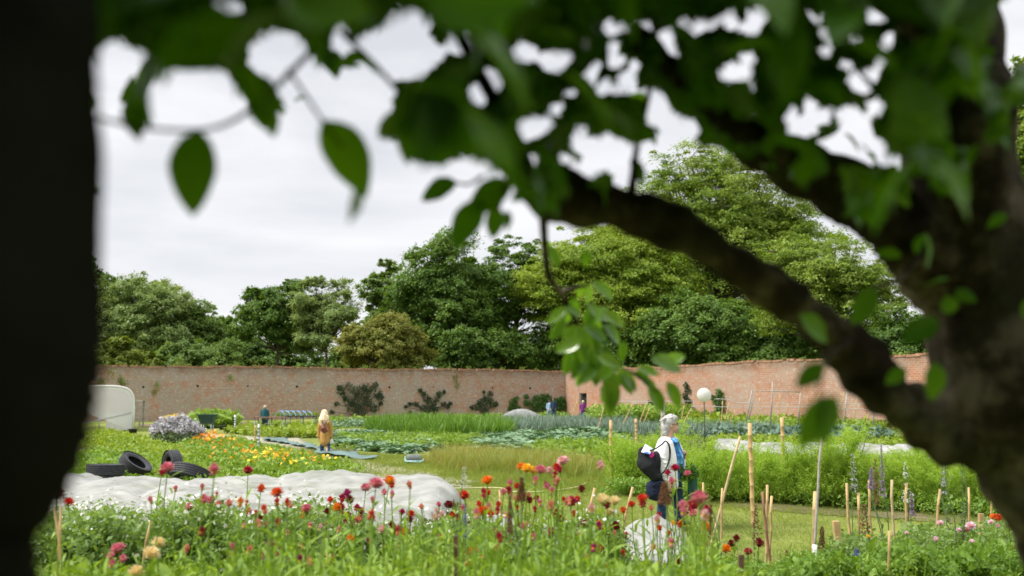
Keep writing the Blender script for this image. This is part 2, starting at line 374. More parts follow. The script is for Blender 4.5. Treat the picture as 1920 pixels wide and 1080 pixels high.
def inpoly(x, y, poly):
    poly = np.array(poly); c = np.zeros(np.shape(x), bool); n = len(poly)
    for i in range(n):
        x1, y1 = poly[i][:2]; x2, y2 = poly[(i+1) % n][:2]
        hit = ((y1 > y) != (y2 > y)) & (x < (x2-x1)*(y-y1)/(y2-y1+1e-12)+x1)
        c ^= hit
    return c
def gpoly(pp): return [G(*q)[:2] for q in pp]
def sample(poly, n):
    poly = np.array(poly); lo = poly.min(0); hi = poly.max(0); out = []
    k = 0
    while k < n:
        q = RS.uniform(lo, hi, (n*3, 2)); q = q[inpoly(q[:, 0], q[:, 1], poly)]; out.append(q); k += len(q)
    return np.concatenate(out)[:n]
def strip(name, poly_px, material, dz=.016, step=.3):
    """a ground patch that follows the terrain, cut to an uneven outline"""
    poly = np.array(gpoly(poly_px)); lo = poly.min(0); hi = poly.max(0); step = max(.1, (hi-lo).max()/260)
    V, f = sheet(np.arange(lo[0], hi[0]+step, step), np.arange(lo[1], hi[1]+step, step), lambda x, y: terr(x, y)+dz+.015*np.sin(x*2.3)*np.cos(y*1.9))
    c = V[f].mean(1); jx = .25*step*np.sin(c[:, 1]*5); keep = inpoly(c[:, 0]+jx*2+RS.normal(0, step*.5, len(c)), c[:, 1]+RS.normal(0, step*.5, len(c)), poly)
    o = build(MB().add(V, f[keep]), name, material); tag(o, None, None, kind='structure'); return o
strip('trodden_path', [(330, 812), (560, 822), (610, 850), (720, 872), (860, 900), (880, 915), (700, 905), (600, 885), (520, 850), (330, 826)], M['path'])
strip('bare_path', [(700, 889), (800, 893), (900, 903), (880, 909), (790, 902), (700, 896)], M['path'], .02)
strip('soil_strip', [(1310, 936), (1640, 950), (1900, 972), (1900, 990), (1620, 971), (1450, 958), (1310, 944)], M['soil'])
strip('soil_bed', [(600, 812), (1170, 800), (1680, 800), (1700, 860), (1180, 850), (880, 835), (620, 850)], M['soil_dark'], .016)
strip('soil_bed', [(60, 850), (180, 830), (300, 868), (240, 905), (60, 905)], M['soil_dark'])
strip('wall_border_soil', [(250, 795), (600, 790), (1060, 781), (1180, 783), (1600, 800), (1600, 806), (1060, 785), (600, 797), (300, 806)], M['soil'], .016)

# ------------------------------------------------------------------ garden walls
CORNER = np.array([4.8, 89.6]); WT = 4.66
def wall(name, a, b, label, material, door=None, z0=-.4, top=WT, holes=()):
    a = np.array(a, float); b = np.array(b, float); L = np.linalg.norm(b-a); ang = math.atan2(*(b-a)[::-1])
    t = thing(name, label, 'wall', (a[0], a[1], 0), rz=ang)
    th = .45; segs = [(0, L, z0, None)] if not door else [(0, door[0], z0, None), (door[0], door[1], door[2], None), (door[1], L, z0, None)]
    mb = MB()
    for s0, s1, zb, _ in segs:
        n = max(2, int((s1-s0)/.4)); xx = np.linspace(s0, s1, n+1); zt = top+.05*np.sin(xx*.35)+.03*np.sin(xx*1.7+1)
        zs = np.linspace(0, 1, 9); X = np.repeat(xx, 9); Z = (zb+(zt[:, None]-zb)*zs).ravel()
        bul = .03*np.sin(X*.9+Z)*np.sin(Z*1.3)
        for sgn in (-1, 1):
            Y = np.full_like(X, sgn*th/2)+(bul if sgn < 0 else 0)
            i = np.arange(n)[:, None]*9; j = np.arange(8)[None]
            f = np.stack([i+j, i+9+j, i+10+j, i+j+1], -1).reshape(-1, 4)
            mb.add(np.stack([X, Y, Z], -1), f if sgn < 0 else f[:, ::-1])
        for xe in (s0, s1): box(mb, (xe, 0, (zb+top)/2-.05), (.004, th, top-zb-.1))
        box(mb, ((s0+s1)/2, 0, zb), (s1-s0-.01, th-.02, .01))
    build(mb, 'brickwork', material, t, smooth=False)
    cb = MB(); x = 0
    while x < L:
        wl = random.uniform(.18, .34)
        z = top+.05*math.sin(x*.35)+.03*math.sin(x*1.7+1)
        if random.random() > .06: box(cb, (x+wl/2, 0, z+.05), (wl-.02, th+.08, .13+random.uniform(-.03, .05)), jit=.012)
        x += wl
    build(cb, 'coping', M['coping'], t, smooth=False)
    return t, a, (b-a)/L, L
WALLN = np.array([-.35, .94])
A0 = CORNER-np.array([35.7, 13.6])*1.75
wb, wba, wbd, wbL = wall('brick_wall', A0, CORNER, 'long weathered pinkish brick garden wall across the back, fruit bushes trained on it', M['brick_back'])
B1 = CORNER+np.array([20.7, -32.6])*1.3
DR = (2.35, 3.45, 2.75)
wr, wra, wrd, wrL = wall('brick_wall', CORNER, B1, 'orange brick garden wall running forward on the right behind the bean frame', M['brick_right'], door=DR)
def hit(px, side):
    """point on a wall's near face under image column px"""
    k = (px-960)/F; a, d = (wba, wbd) if side == 'b' else (wra, wrd)
    t = (k*a[1]-a[0])/(d[0]-k*d[1]); return a+d*t, t
# doorway: timber frame, and a near-black door panel, the opening's shade in its colour
dm = MB(); box(dm, ((DR[0]+DR[1])/2, .1, 1.6), (DR[1]-DR[0]-.16, .05, 2.26)); door_o = build(dm, 'door', mat('doorway_shade', (.02, .016, .012), .8), wr, smooth=False)
fm = MB(); box(fm, (DR[0]+.05, -.02, 1.6), (.08, .3, 2.3)); box(fm, (DR[1]-.05, -.02, 1.6), (.08, .3, 2.3)); box(fm, ((DR[0]+DR[1])/2, -.02, 2.72), (DR[1]-DR[0]-.01, .3, .06))
build(fm, 'door_frame', M['wood_grey'], wr, smooth=False)
# scaffold socket holes: dark lenses on the face, the hole's shade in their colour
hm_ = mat('hole_shadowed_mortar', (.02, .015, .012), 1)
for px in (272, 373, 466, 558, 730, 812, 922, 992):
    q, t = hit(px, 'b'); h = MB(); ell(h, (t, -.225, 3.15+random.uniform(-.1, .1)), (.10, .03, .09), 8, 6); build(h, 'socket_hole_shade', hm_, wb)

# ------------------------------------------------------------------ trees beyond the wall
def crown(mb, c, r, nb, nsub, nleaf, ls, fl=.55, inner=.15, zmin=0., spread=1.0, brr=.30):
    """boughs on an ellipsoid, flattened sprays on boughs, leaves in sprays"""
    c = np.array(c); r = np.array(r)
    u = RS.normal(size=(nb, 3)); u /= np.linalg.norm(u, axis=1)[:, None]; u[:, 2] = np.where(u[:, 2] < -.45, -u[:, 2]*.5, u[:, 2])
    bc = c+u*r*(RS.uniform(.12, 1, (nb, 1))**.45)*.86; br = r.min()*brr*RS.uniform(.7, 1.35, nb)
    v = RS.normal(size=(nb, nsub, 3)); v /= np.linalg.norm(v, axis=2)[..., None]; v[..., 2] = v[..., 2]*.8+.15
    scn = bc[:, None]+v*br[:, None, None]*np.array([1.25, 1.25, .8])*RS.uniform(.5, 1.12, (nb, nsub, 1))
    outw = (scn-c)/r; outw /= np.linalg.norm(outw, axis=2)[..., None]+1e-6
    scn = scn.reshape(-1, 3); outw = outw.reshape(-1, 3); ns = len(scn)
    sr = np.repeat(br, nsub)*RS.uniform(.22, .75, ns)*spread
    p = RS.normal(size=(ns, nleaf, 3)); p /= np.linalg.norm(p, axis=2)[..., None]; p *= RS.uniform(0, 1, (ns, nleaf, 1))**.6*RS.uniform(.6, 1.25, (ns, nleaf, 1))
    fr = RS.uniform(size=(ns, nleaf, 1)) < .10; p = np.where(fr, p*RS.uniform(1.2, 1.9, (ns, nleaf, 1)), p); p[..., 2] *= fl; p[..., 2] -= .25*(p[..., 0]**2+p[..., 1]**2)
    pos = scn[:, None]+p*sr[:, None, None]
    nrm = np.array([0, 0, 1.])*.7+outw[:, None]*.6+RS.normal(size=pos.shape)*.55
    pos = pos.reshape(-1, 3); nrm = nrm.reshape(-1, 3)
    k = pos[:, 2] > zmin; pos = pos[k]; nrm = nrm[k]
    scatter(mb, LEAFQ, pos, frames(nrm), ls*RS.uniform(.6, 1.5, len(pos)))
    return bc, scn
def tree(name, label, cat, group, px, wpx, ytop, ybot, d, mt, nb=26, nsub=16, nleaf=110, ls=.26, trunk=True, dz=.75, fl=.55, twig=40, spread=1., brr=.30, dens=1):
    s = F/d; ybot = max(ybot, 735) if ybot > 600 else ybot; c0 = P(px, (ytop+ybot)/2, d); hz = (ybot-ytop)/2/s; rx = wpx*1.1/2/s
    base = np.array([c0[0], d, .8]); t = thing(name, label, cat, base, group)
    mb = MB(); cc = c0-base
    bc, scn = crown(mb, cc, (rx, rx*dz, hz), int(nb*2.7), nsub, int(nleaf*dens), ls, fl, zmin=.3, spread=spread, brr=brr)
    build(mb, 'crown', mt, t)
    tm = MB(); r0 = max(.12, rx*.035)
    tube(tm, [(0, 0, -.3), (rx*.02, 0, cc[2]*.5), (0, 0, cc[2]+hz*.35)], [r0*1.2, r0, r0*.3], 8, nsub=4, noise=.05)
    for i in range(len(bc)):
        b0 = np.array([0, 0, max(1., cc[2]-hz*.6+(bc[i][2]-cc[2]+hz)*.3)]); mid = (b0+bc[i])/2+np.array([0, 0, -.04*hz])
        tube(tm, [b0, mid, bc[i]], [r0*.5, r0*.28, r0*.12], 5, nsub=3, cap=False)
    for k in RS.choice(len(scn), min(twig, len(scn)), replace=False):
        i = np.argmin(((bc-scn[k])**2).sum(1)); tube(tm, [bc[i], (bc[i]+scn[k])/2+RS.normal(0, .15, 3), scn[k]], [r0*.14, r0*.09, r0*.04], 4, cap=False)
    build(tm, 'trunk', M['bark_far'], t); return t
GB = 'trees beyond the garden wall'
tree('evergreen_tree', 'dark tree at the far left edge rising above its pale neighbour', 'tree', GB, 165, 130, 462, 690, 98, M['tree_dark'], 16, 14, 90)
tree('broadleaf_tree', 'tall pale green loose tree on the far left behind the lime bush', 'tree', GB, 262, 215, 492, 735, 94, M['tree_pale'], 26, 16, 90, .22, twig=120)
tree('broadleaf_tree', 'mid green spreading tree left of the gap of sky', 'tree', GB, 352, 150, 545, 735, 97, M['tree_mid'], 20, 15, 100, .22, twig=100)
tree('broadleaf_tree', 'low dark tree in the dip of the treeline', 'tree', GB, 415, 95, 588, 725, 108, M['tree_dark'], 14, 13, 100)
tree('broadleaf_tree', 'low dark green shrubby tree behind the wall below the dip', 'tree', GB, 375, 190, 625, 740, 89, M['tree_mid'], 20, 13, 110, .22)
tree('bush', 'bright lime bush above the wall on the left', 'bush', None, 228, 90, 622, 720, 86, M['shrub_lime'], 14, 14, 120, .18, brr=.36)
tree('bush', 'small pale bush showing over the wall beside the lime bush', 'bush', None, 282, 40, 652, 715, 85, M['shrub_lime'], 8, 10, 100, .16, brr=.4)
tree('broadleaf_tree', 'dark green layered tree just right of the gap of sky', 'tree', GB, 520, 165, 505, 715, 96, M['tree_dark'], 24, 15, 110, .24, twig=80)
tree('willow_tree', 'silvery pale willow between two dark trees', 'tree', GB, 612, 140, 500, 715, 93, M['tree_pale'], 24, 15, 90, .18, twig=160)
tree('broadleaf_tree', 'golden brown rounded tree directly above the wall', 'tree', GB, 722, 168, 576, 745, 87, M['tree_gold'], 34, 16, 120, .17, brr=.26)
tree('broadleaf_tree', 'dark green tree with a bare topped spray behind the golden tree', 'tree', GB, 720, 120, 472, 715, 104, M['tree_mid'], 18, 14, 90, .24, twig=120)
tree('broadleaf_tree', 'large dark green tree right of the golden tree', 'tree', GB, 838, 235, 425, 720, 95, M['tree_dark'], 38, 17, 120, .26, twig=90)
tree('broadleaf_tree', 'dark low tree behind the wall between golden tree and the corner', 'tree', GB, 905, 190, 585, 760, 92, M['tree_dark'], 22, 14, 120, .24)
tree('conifer_tree', 'tall thin conifer with a straight bare trunk and gaps of light', 'tree', GB, 968, 150, 395, 700, 99, M['tree_dark'], 24, 13, 80, .22, twig=120, fl=.25)
tree('lime_tree', 'bright yellow green dense tree behind the corner of the walls', 'tree', GB, 1148, 330, 395, 740, 96, M['tree_lime'], 62, 18, 135, .22, brr=.27, fl=.35)
tree('lime_tree', 'tallest yellow green tree, its airy top under the fruit tree limb', 'tree', GB, 1345, 400, 238, 720, 102, M['tree_lime2'], 62, 18, 100, .22, twig=300, brr=.26, fl=.33)
tree('broadleaf_tree', 'dark green low tree behind the right wall under the limb', 'tree', GB, 1330, 290, 545, 740, 88, M['tree_dark'], 32, 16, 120, .24)
tree('beech_tree', 'airy green tree behind the right wall with sky through its boughs', 'tree', GB, 1560, 300, 395, 720, 79, M['tree_lime2'], 34, 15, 70, .19, twig=300, fl=.33)
tree('broadleaf_tree', 'dark green bushy tree low behind the right wall near the fruit tree trunk', 'tree', GB, 1690, 260, 580, 740, 70, M['tree_dark'], 24, 14, 110, .22)
tree('broadleaf_tree', 'leafy tree at the far right edge seen past the fruit tree trunk', 'tree', GB, 1960, 200, 60, 560, 56, M['tree_lime2'], 30, 15, 80, .2, twig=100)
# hedge-like far wood behind everything so no bare horizon shows under the crowns
mb = MB()
for px in range(60, 1900, 62):
    h = 612 + 22*math.sin(px*.013)
    if px > 1100: continue
    c_ = P(px, h+70, 107); crown(mb, c_, (3.6, 2.5, 3.9), 16, 10, 90, .34, brr=.55)
for px in range(1050, 1860, 40):
    dd = 96-(px-1050)*.028; s_ = F/dd; c_ = P(px, 665, dd); crown(mb, c_, (3.2, 2.5, 55/s_), 16, 10, 80, .3, brr=.55)
o = build(mb, 'far_wood', M['tree_dark']); tag(o, 'dark mass of woodland behind the nearer trees', 'woodland', kind='stuff')

# ------------------------------------------------------------------ climbers, espaliers and tufts on the walls
def wallplant(name, label, cat, group, px, y0, y1, wpx, side, mt, lobes, ls=.16, n=90, gap=.35, stemw=.03):
    q, t = hit(px, side); s = F/q[1]; base = np.array([q[0], q[1], float(terr(q[0], q[1]))])
    nr = np.array([wbd[1], -wbd[0]]) if side == 'b' else np.array([wrd[1], -wrd[0]])
    dr = wbd if side == 'b' else wrd
    base[:2] += nr*gap; T = thing(name, label, cat, base, group)
    mb = MB(); st = MB()
    for (lx, ly, lr) in lobes:                       # in pixels: column, row, radius
        off = (lx-px)/s/ (abs(dr[0])+1e-6) if side == 'b' else (lx-px)/s*1.35
        z = P(px, ly, q[1])[2]-base[2]; rr = lr/s
        c = np.array([dr[0]*off, dr[1]*off, z])
        k = int(n*max(.5, (rr/.5)**1.3))
        p = RS.normal(size=(k, 3)); p /= np.linalg.norm(p, axis=1)[:, None]; p *= RS.uniform(.2, 1.15, (k, 1))**.6*rr*np.array([1, .35, .9])
        p = np.stack([p[:, 0]*dr[0]+p[:, 1]*nr[0], p[:, 0]*dr[1]+p[:, 1]*nr[1], p[:, 2]], 1)
        scatter(mb, LEAFQ, c+p, frames(RS.normal(size=(k, 3))*.6+np.array([nr[0], nr[1], .8])), ls*RS.uniform(.6, 1.4, k))
        tube(st, [(0, 0, 0), (c[0]*.3, c[1]*.3, max(.1, z*.55)), c], [stemw*1.5, stemw, stemw*.5], 5, nsub=3, cap=False)
    build(mb, 'foliage', mt, T); build(st, 'stem', M['bark_far'], T); return T
GE = 'fruit bushes trained against the back wall'
wallplant('espalier', 'widest dark espaliered bush on the back wall behind the blonde woman', 'espalier', GE, 678, 715, 782, 95, 'b', M['espalier'],
          [(678, 770, 13), (670, 752, 16), (684, 740, 14), (668, 735, 11), (655, 727, 12), (690, 728, 10), (643, 735, 8), (706, 738, 10), (711, 745, 9), (655, 755, 10), (700, 766, 10), (712, 756, 5), (635, 757, 5), (640, 728, 6), (664, 765, 13), (690, 755, 10), (703, 723, 7), (627, 772, 4), (681, 726, 8), (648, 747, 5)])
wallplant('espalier', 'sprawling dark espaliered bush with upswept arms in the middle of the back wall', 'espalier', GE, 803, 730, 782, 90, 'b', M['espalier'],
          [(803, 770, 11), (808, 756, 11), (800, 748, 9), (793, 738, 6), (787, 732, 4), (822, 740, 7), (830, 735, 4), (780, 757, 6), (770, 757, 5), (762, 762, 3), (830, 758, 6), (838, 763, 5), (842, 757, 4), (815, 768, 9), (792, 764, 8), (770, 774, 4), (818, 748, 7)])
wallplant('espalier', 'narrow upright dark espaliered bush right of the sprawling one', 'espalier', GE, 908, 730, 780, 50, 'b', M['espalier'],
          [(908, 772, 9), (905, 760, 12), (915, 750, 9), (917, 739, 6), (905, 735, 3), (893, 762, 8), (884, 764, 5), (921, 760, 8), (928, 757, 5), (908, 748, 8), (897, 754, 6)])
wallplant('wall_bush', 'bright green bush at the back wall left of the dark hedge', 'bush', GE, 962, 742, 778, 28, 'b', M['climber'], [(962, 765, 11), (960, 755, 9), (966, 748, 6), (968, 768, 9), (956, 766, 8)], n=130)
wallplant('wall_bush', 'long dark green bush along the wall in the corner behind the couple', 'bush', GE, 1030, 738, 782, 110, 'b', M['climber'],
          [(1000+i*9, 760+4*math.sin(i*2), 13) for i in range(9)]+[(1003, 747, 8), (1015, 745, 8), (1024, 747, 9), (1050, 750, 8), (985, 756, 8), (984, 744, 5), (1040, 755, 10)], n=170)
GR = 'climbers on the right wall'
wallplant('wall_climber', 'tall dark climber on the right wall just left of the round white sign', 'climber', GR, 1290, 715, 790, 28, 'r', M['espalier'],
          [(1290, 722, 7), (1293, 732, 8), (1288, 742, 8), (1294, 752, 9), (1288, 764, 10), (1298, 770, 9), (1280, 770, 9)], n=110)
wallplant('wall_climber', 'bright green climber on the right wall behind the round white sign', 'climber', GR, 1351, 728, 790, 34, 'r', M['climber'],
          [(1351, 735, 9), (1356, 745, 11), (1346, 752, 11), (1356, 762, 11), (1348, 772, 11), (1340, 745, 7)], n=120)
wallplant('wall_climber', 'dark low climber beside the doorway of the right wall', 'climber', GR, 1235, 735, 790, 34, 'r', M['espalier'],
          [(1235, 745, 8), (1240, 755, 9), (1228, 765, 10), (1245, 770, 9), (1222, 756, 7)], n=100)
# tufts growing on the wall top and out of the joints
tufts = [('b', 210, 702, 10), ('b', 228, 712, 7), ('b', 233, 718, 7), ('b', 296, 722, 6), ('b', 292, 735, 5), ('b', 338, 690, 8), ('b', 432, 708, 6), ('b', 480, 694, 13), ('b', 505, 692, 9), ('b', 560, 690, 8), ('b', 650, 692, 7), ('b', 725, 692, 9), ('b', 842, 696, 8),
         ('b', 853, 708, 7), ('b', 855, 722, 7), ('b', 940, 697, 5), ('b', 192, 716, 8), ('r', 1200, 690, 5), ('r', 1404, 683, 5), ('r', 1470, 680, 5), ('r', 1700, 672, 5), ('b', 388, 689, 6), ('b', 610, 690, 6), ('b', 790, 692, 6)]
tufts += [('b', RS.uniform(185, 1050), 692, RS.uniform(3, 6)) for _ in range(26)]+[('r', RS.uniform(1100, 1780), 0, RS.uniform(2.5, 4.5)) for _ in range(24)]
tufts = [(a, b_, (700 if a == 'b' else 690) if c_ == 0 else c_, e) for a, b_, c_, e in tufts]; tufts = [(a, b_, 660 if (a == 'r' and c_ == 690 and b_ != 1200) else c_, e) for a, b_, c_, e in tufts]
for i, (sd_, px, py, r_) in enumerate(tufts):
    q, t = hit(px, sd_); s = F/q[1]; z = P(px, py, q[1])[2]; nr = np.array([wbd[1], -wbd[0]]) if sd_ == 'b' else np.array([wrd[1], -wrd[0]])
    k = 70; p = RS.normal(size=(k, 3))*np.array([.5, .25, .55])*r_/s
    mb = MB(); scatter(mb, LEAFQ, p, frames(RS.normal(size=(k, 3))*.5+np.array([nr[0], nr[1], .8])), .12*RS.uniform(.6, 1.4, k))
    onface = z < WT-.25
    o = thing('wall_weed', None, None, (q[0]+nr[0]*(.25 if onface else .05), q[1]+nr[1]*(.25 if onface else .05), z if onface else WT+.12)); build(mb, 'foliage', M['shrub_lime'] if i % 3 else M['veg'], o)
    where = ('back' if sd_ == 'b' else 'right'); nn = len([1 for s2, p2, _, _ in tufts if s2 == sd_ and p2 < px])
    tag(o, f'{ordw(nn)} green weed from the left {"rooted in the face" if onface else "on top"} of the {where} wall', 'weed', 'weeds growing on the walls')

# ------------------------------------------------------------------ growing beds (uncountable plants as stuff, nearer ones as things)
def bush_t(n=14, r=.5, h=.6, L=.3, tpl=LEAFQ, up=.6, seed=1):
    rs = np.random.RandomState(seed); mb = MB()
    p = rs.normal(size=(n, 3)); p /= np.linalg.norm(p, axis=1)[:, None]; p *= rs.uniform(.3, 1, (n, 1))*np.array([r, r, h/2]); p[:, 2] += h/2
    scatter(mb, tpl, p, frames(rs.normal(size=(n, 3))*.6+np.array([0, 0, up])), L*rs.uniform(.6, 1.3, n))
    return np.concatenate(mb.V), mb.Fc
def tuft_t(n=6, h=1, wd=.05, lean=.35, seed=1, bend=.2):
    rs = np.random.RandomState(seed); V = []; F4 = []
    for i in range(n):
        a = rs.uniform(0, 2*PI); l = rs.uniform(.1, lean); hh = h*rs.uniform(.55, 1.1); d = np.array([math.cos(a), math.sin(a), 0]); sdv = np.array([-d[1], d[0], 0])
        b = d*.06; k = len(V)
        for t, ww in ((0, 1), (.5, .9), (1, .12)):
            p = b+d*(l*t+bend*t*t)*hh+np.array([0, 0, hh*t*(1-.25*t*bend)]); V += [p-sdv*wd*ww/2, p+sdv*wd*ww/2]
        F4 += [[k, k+1, k+3, k+2], [k+2, k+3, k+5, k+4]]
    return np.array(V), [np.array(F4)]
def rosette_t(n=13, seed=1, up=.9):
    rs = np.random.RandomState(seed); mb = MB(); T = leaf_template(1, .72, 5, .22, .45, wav=.05)
    a = np.arange(n)*2.4+rs.uniform(0, .4, n); el_ = np.linspace(.15, 1.25, n)*up
    ax = np.stack([np.cos(a)*np.cos(el_), np.sin(a)*np.cos(el_), np.sin(el_)], 1)
    nr = np.stack([-np.cos(a)*np.sin(el_), -np.sin(a)*np.sin(el_), np.cos(el_)], 1)
    Rm = np.stack([ax, np.cross(nr, ax), nr], 2)
    scatter(mb, T, ax*.04, Rm, np.linspace(.5, .26, n)); return np.concatenate(mb.V), mb.Fc
def fern_t(nst=5, nbr=26, h=1., seed=1):
    """asparagus fern: arching stems with fine side plumes"""
    rs = np.random.RandomState(seed); mb = MB()
    for i in range(nst):
        a = rs.uniform(0, 2*PI); l = rs.uniform(.1, .38); hh = h*rs.uniform(.75, 1.1)
        f = lambda t: np.array([math.cos(a)*l*t**1.6, math.sin(a)*l*t**1.6, hh*t-.12*t*t*l])
        tube(mb, [f(0), f(.35), f(.7), f(1)], [.008, .007, .005, .002], 3, cap=False)
        for k in range(nbr):
            t = .06+.94*(k/nbr); p = f(t); b = rs.uniform(0, 2*PI); L = .27*(1.2-t)*rs.uniform(.7, 1.2)+.05
            d = np.array([math.cos(b), math.sin(b), rs.uniform(.5, 1.3)]); d /= np.linalg.norm(d)
            m = 15; q = p+d*np.linspace(.05, 1, m)[:, None]*L+rs.normal(0, .014, (m, 3))
            scatter(mb, (np.array([[-.5, -.06, 0], [.5, -.04, 0], [.5, .04, 0], [-.5, .06, 0]]), [np.array([[0, 1, 2, 3]])]), q,
                    np.stack([*(lambda nn: [nn[:, :, 0], nn[:, :, 1], nn[:, :, 2]])(frames(rs.normal(size=(m, 3))+.01, rs.normal(size=(m, 3))*.7+d))], 2), rs.uniform(.03, .062, m))
    return np.concatenate(mb.V), mb.Fc
def zrot(n, lean=.12):
    nr = np.stack([RS.normal(0, lean, n), RS.normal(0, lean, n), np.ones(n)], 1); return frames(nr)
def patch(name, label, poly_px, n, T, hs, mt, jit=.35, lift=0, lean=.12, cat=None, kind='stuff', tops=None):
    poly = gpoly(poly_px); q = sample(poly, n)+RS.normal(0, .18, (n, 2)); z = terr(q[:, 0], q[:, 1])
    pos = np.stack([q[:, 0], q[:, 1], z+lift+(RS.uniform(0, tops, n) if tops else 0)], 1)
    T = T if isinstance(T, list) else [T]; mb = MB(); idx = RS.randint(0, len(T), n)
    for i, t in enumerate(T):
        k = idx == i; m = k.sum()
        if m: scatter(mb, t, pos[k], zrot(m, lean), hs*RS.uniform(1-jit, 1+jit, m))
    o = build(mb, name, mt); return tag(o, label, cat, kind=kind)
TB = [bush_t(16, .5, .9, .42, seed=i) for i in range(4)]
TBf = [bush_t(36, .5, .9, .2, seed=i) for i in range(4)]
TG = [tuft_t(7, 1, .05, .35, seed=i) for i in range(5)]
TGf = [tuft_t(9, 1, .022, .5, seed=i) for i in range(5)]
TR = [rosette_t(13, seed=i) for i in range(4)]
TD = (np.array([[-.5, -.5, 0], [.5, -.5, .1], [.5, .5, 0], [-.5, .5, .1]])*np.array([1, 1, 1.]), [np.array([[0, 1, 2, 3]])])
def flowermat(name, cols): return leafmat(name, cols, .3, 3, .5, .3, (1.1, 1, .9))
M['f_lilac'] = flowermat('lilac_flower', [(.36, .36, .38), (.48, .47, .51), (.62, .62, .64)])
M['f_orange'] = flowermat('orange_flower', [(.75, .22, .01), (.85, .32, .02), (.85, .45, .03)])
M['f_yellow'] = flowermat('yellow_flower', [(.78, .58, .03), (.85, .72, .06)])
M['f_white'] = flowermat('white_flower', [(.62, .62, .58), (.80, .80, .76)])
# left side
patch('lettuce_bed', 'bright lime green salad row on the left beyond the tyres', [(165, 818), (205, 812), (300, 838), (385, 868), (330, 872), (200, 850), (150, 840)], 900, TB, .34, M['veg_lime'])
patch('leafy_bed', 'mixed low green leafy crop on the left behind the tyres', [(150, 850), (260, 845), (400, 850), (560, 880), (640, 893), (640, 905), (380, 912), (130, 912)], 2600, TB, .26, M['veg'])
patch('leafy_bed', 'rough weeds at the left edge behind the stacked tyres', [(100, 862), (230, 868), (235, 905), (100, 905)], 500, TB, .34, M['lowleaf'])
patch('nasturtium_leaves', 'round green leaves of the orange and yellow flower bed', [(350, 835), (440, 828), (560, 862), (650, 885), (640, 895), (460, 905), (380, 870)], 1900, TB, .34, M['veg'])
patch('orange_flowers', 'many small orange blooms scattered over the leafy bed', [(355, 836), (430, 832), (500, 856), (610, 878), (600, 892), (470, 892), (390, 866)], 130, TD, .08, M['f_orange'], lift=.26, lean=.8, tops=.16)
patch('orange_flowers', 'dense run of orange blooms beside the lilac bush', [(362, 822), (385, 820), (425, 838), (400, 846), (370, 838)], 75, TD, .13, M['f_orange'], lift=.3, lean=.8, tops=.2)
patch('yellow_flowers', 'small yellow blooms mixed with the orange ones', [(450, 860), (560, 864), (630, 884), (600, 893), (480, 893)], 80, TD, .08, M['f_yellow'], lift=.28, lean=.8, tops=.14)
patch('green_crop', 'green leafy crop behind the bins near the back wall', [(365, 795), (430, 792), (440, 800), (370, 806)], 260, TB, 1.0, M['veg'])
patch('yellow_flowers', 'yellow flowers beyond the lilac bush', [(310, 798), (345, 796), (345, 800), (310, 802)], 40, TB, .3, M['f_yellow'], lift=.5)
patch('green_crop', 'bright green leafy row left of the blonde woman', [(430, 812), (500, 803), (598, 803), (598, 822), (500, 822)], 900, TB, .5, M['veg_lime'])
# centre
patch('grassy_row', 'fresh green grass like row across the middle of the garden', [(690, 806), (800, 803), (960, 808), (940, 818), (800, 822), (700, 812)], 3000, TG, .85, M['onion'])
patch('weedy_row', 'yellow green weeds between the two cabbage beds', [(640, 822), (800, 820), (900, 825), (880, 835), (760, 845), (640, 828)], 1300, TB, .36, M['veg'])
patch('leek_bed', 'blue green leek bed running back towards the corner', [(930, 797), (1100, 792), (1190, 795), (1180, 808), (960, 812), (900, 806)], 3800, TG, .62, M['leek'])
patch('wall_border', 'low mixed green plants along the foot of the back wall', [(600, 790), (1060, 782), (1080, 786), (900, 792), (600, 800)], 900, TB, .5, M['veg'])
patch('wall_border', 'low grey green plants in the border in front of the espaliers', [(600, 797), (880, 790), (880, 797), (600, 806)], 420, TB, .45, M['cabbage'])
patch('seeding_grass', 'tall reddish seeding grass strip right of the roller', [(800, 868), (860, 860), (1000, 868), (1120, 885), (1140, 898), (1000, 893), (860, 885)], 2200, TGf, .5, M['tallgrass'], lean=.2)
patch('long_grass', 'longer green grass around the brown strip', [(835, 862), (860, 852), (1180, 868), (1200, 910), (1000, 905), (870, 893), (835, 880)], 3000, TGf, .22, M['lawn'], lean=.25)
patch('green_crop', 'bright green leaves in front of the cabbage bed at the bamboo post', [(1000, 842), (1170, 838), (1200, 868), (1090, 868), (1020, 856)], 900, TB, .42, M['veg'])
# right
patch('leek_bed', 'blue green row crossing behind the grey haired woman', [(1160, 806), (1460, 812), (1460, 824), (1160, 818)], 2400, TG, .6, M['leek'])
patch('kale_row', 'dark blue green kale row right of the round sign', [(1330, 814), (1600, 818), (1660, 826), (1660, 836), (1340, 830)], 900, TB, .62, M['kale'])
patch('chard_row', 'bright green broad leaved row in front of the bean frame', [(1280, 800), (1500, 800), (1640, 806), (1640, 820), (1300, 812)], 1500, TB, .62, M['veg'])
patch('chard_row', 'yellow green row under the bean frame', [(1270, 790), (1500, 792), (1680, 800), (1680, 808), (1290, 800)], 1100, TB, .75, M['veg_lime'])
patch('potato_row', 'dark leafy row at the foot of the right wall', [(1130, 788), (1300, 786), (1700, 798), (1700, 804), (1300, 792), (1130, 793)], 1500, TB, .85, M['lowleaf'])
patch('bean_foliage', 'loose green beans climbing the canes right of the corner', [(1110, 790), (1290, 788), (1290, 796), (1120, 800)], 650, TBf, 1.25, M['veg'])
patch('green_crop', 'pale green crop between the fleece strip and the right wall', [(1340, 830), (1700, 832), (1720, 850), (1340, 846)], 1400, TB, .42, M['veg_lime'])
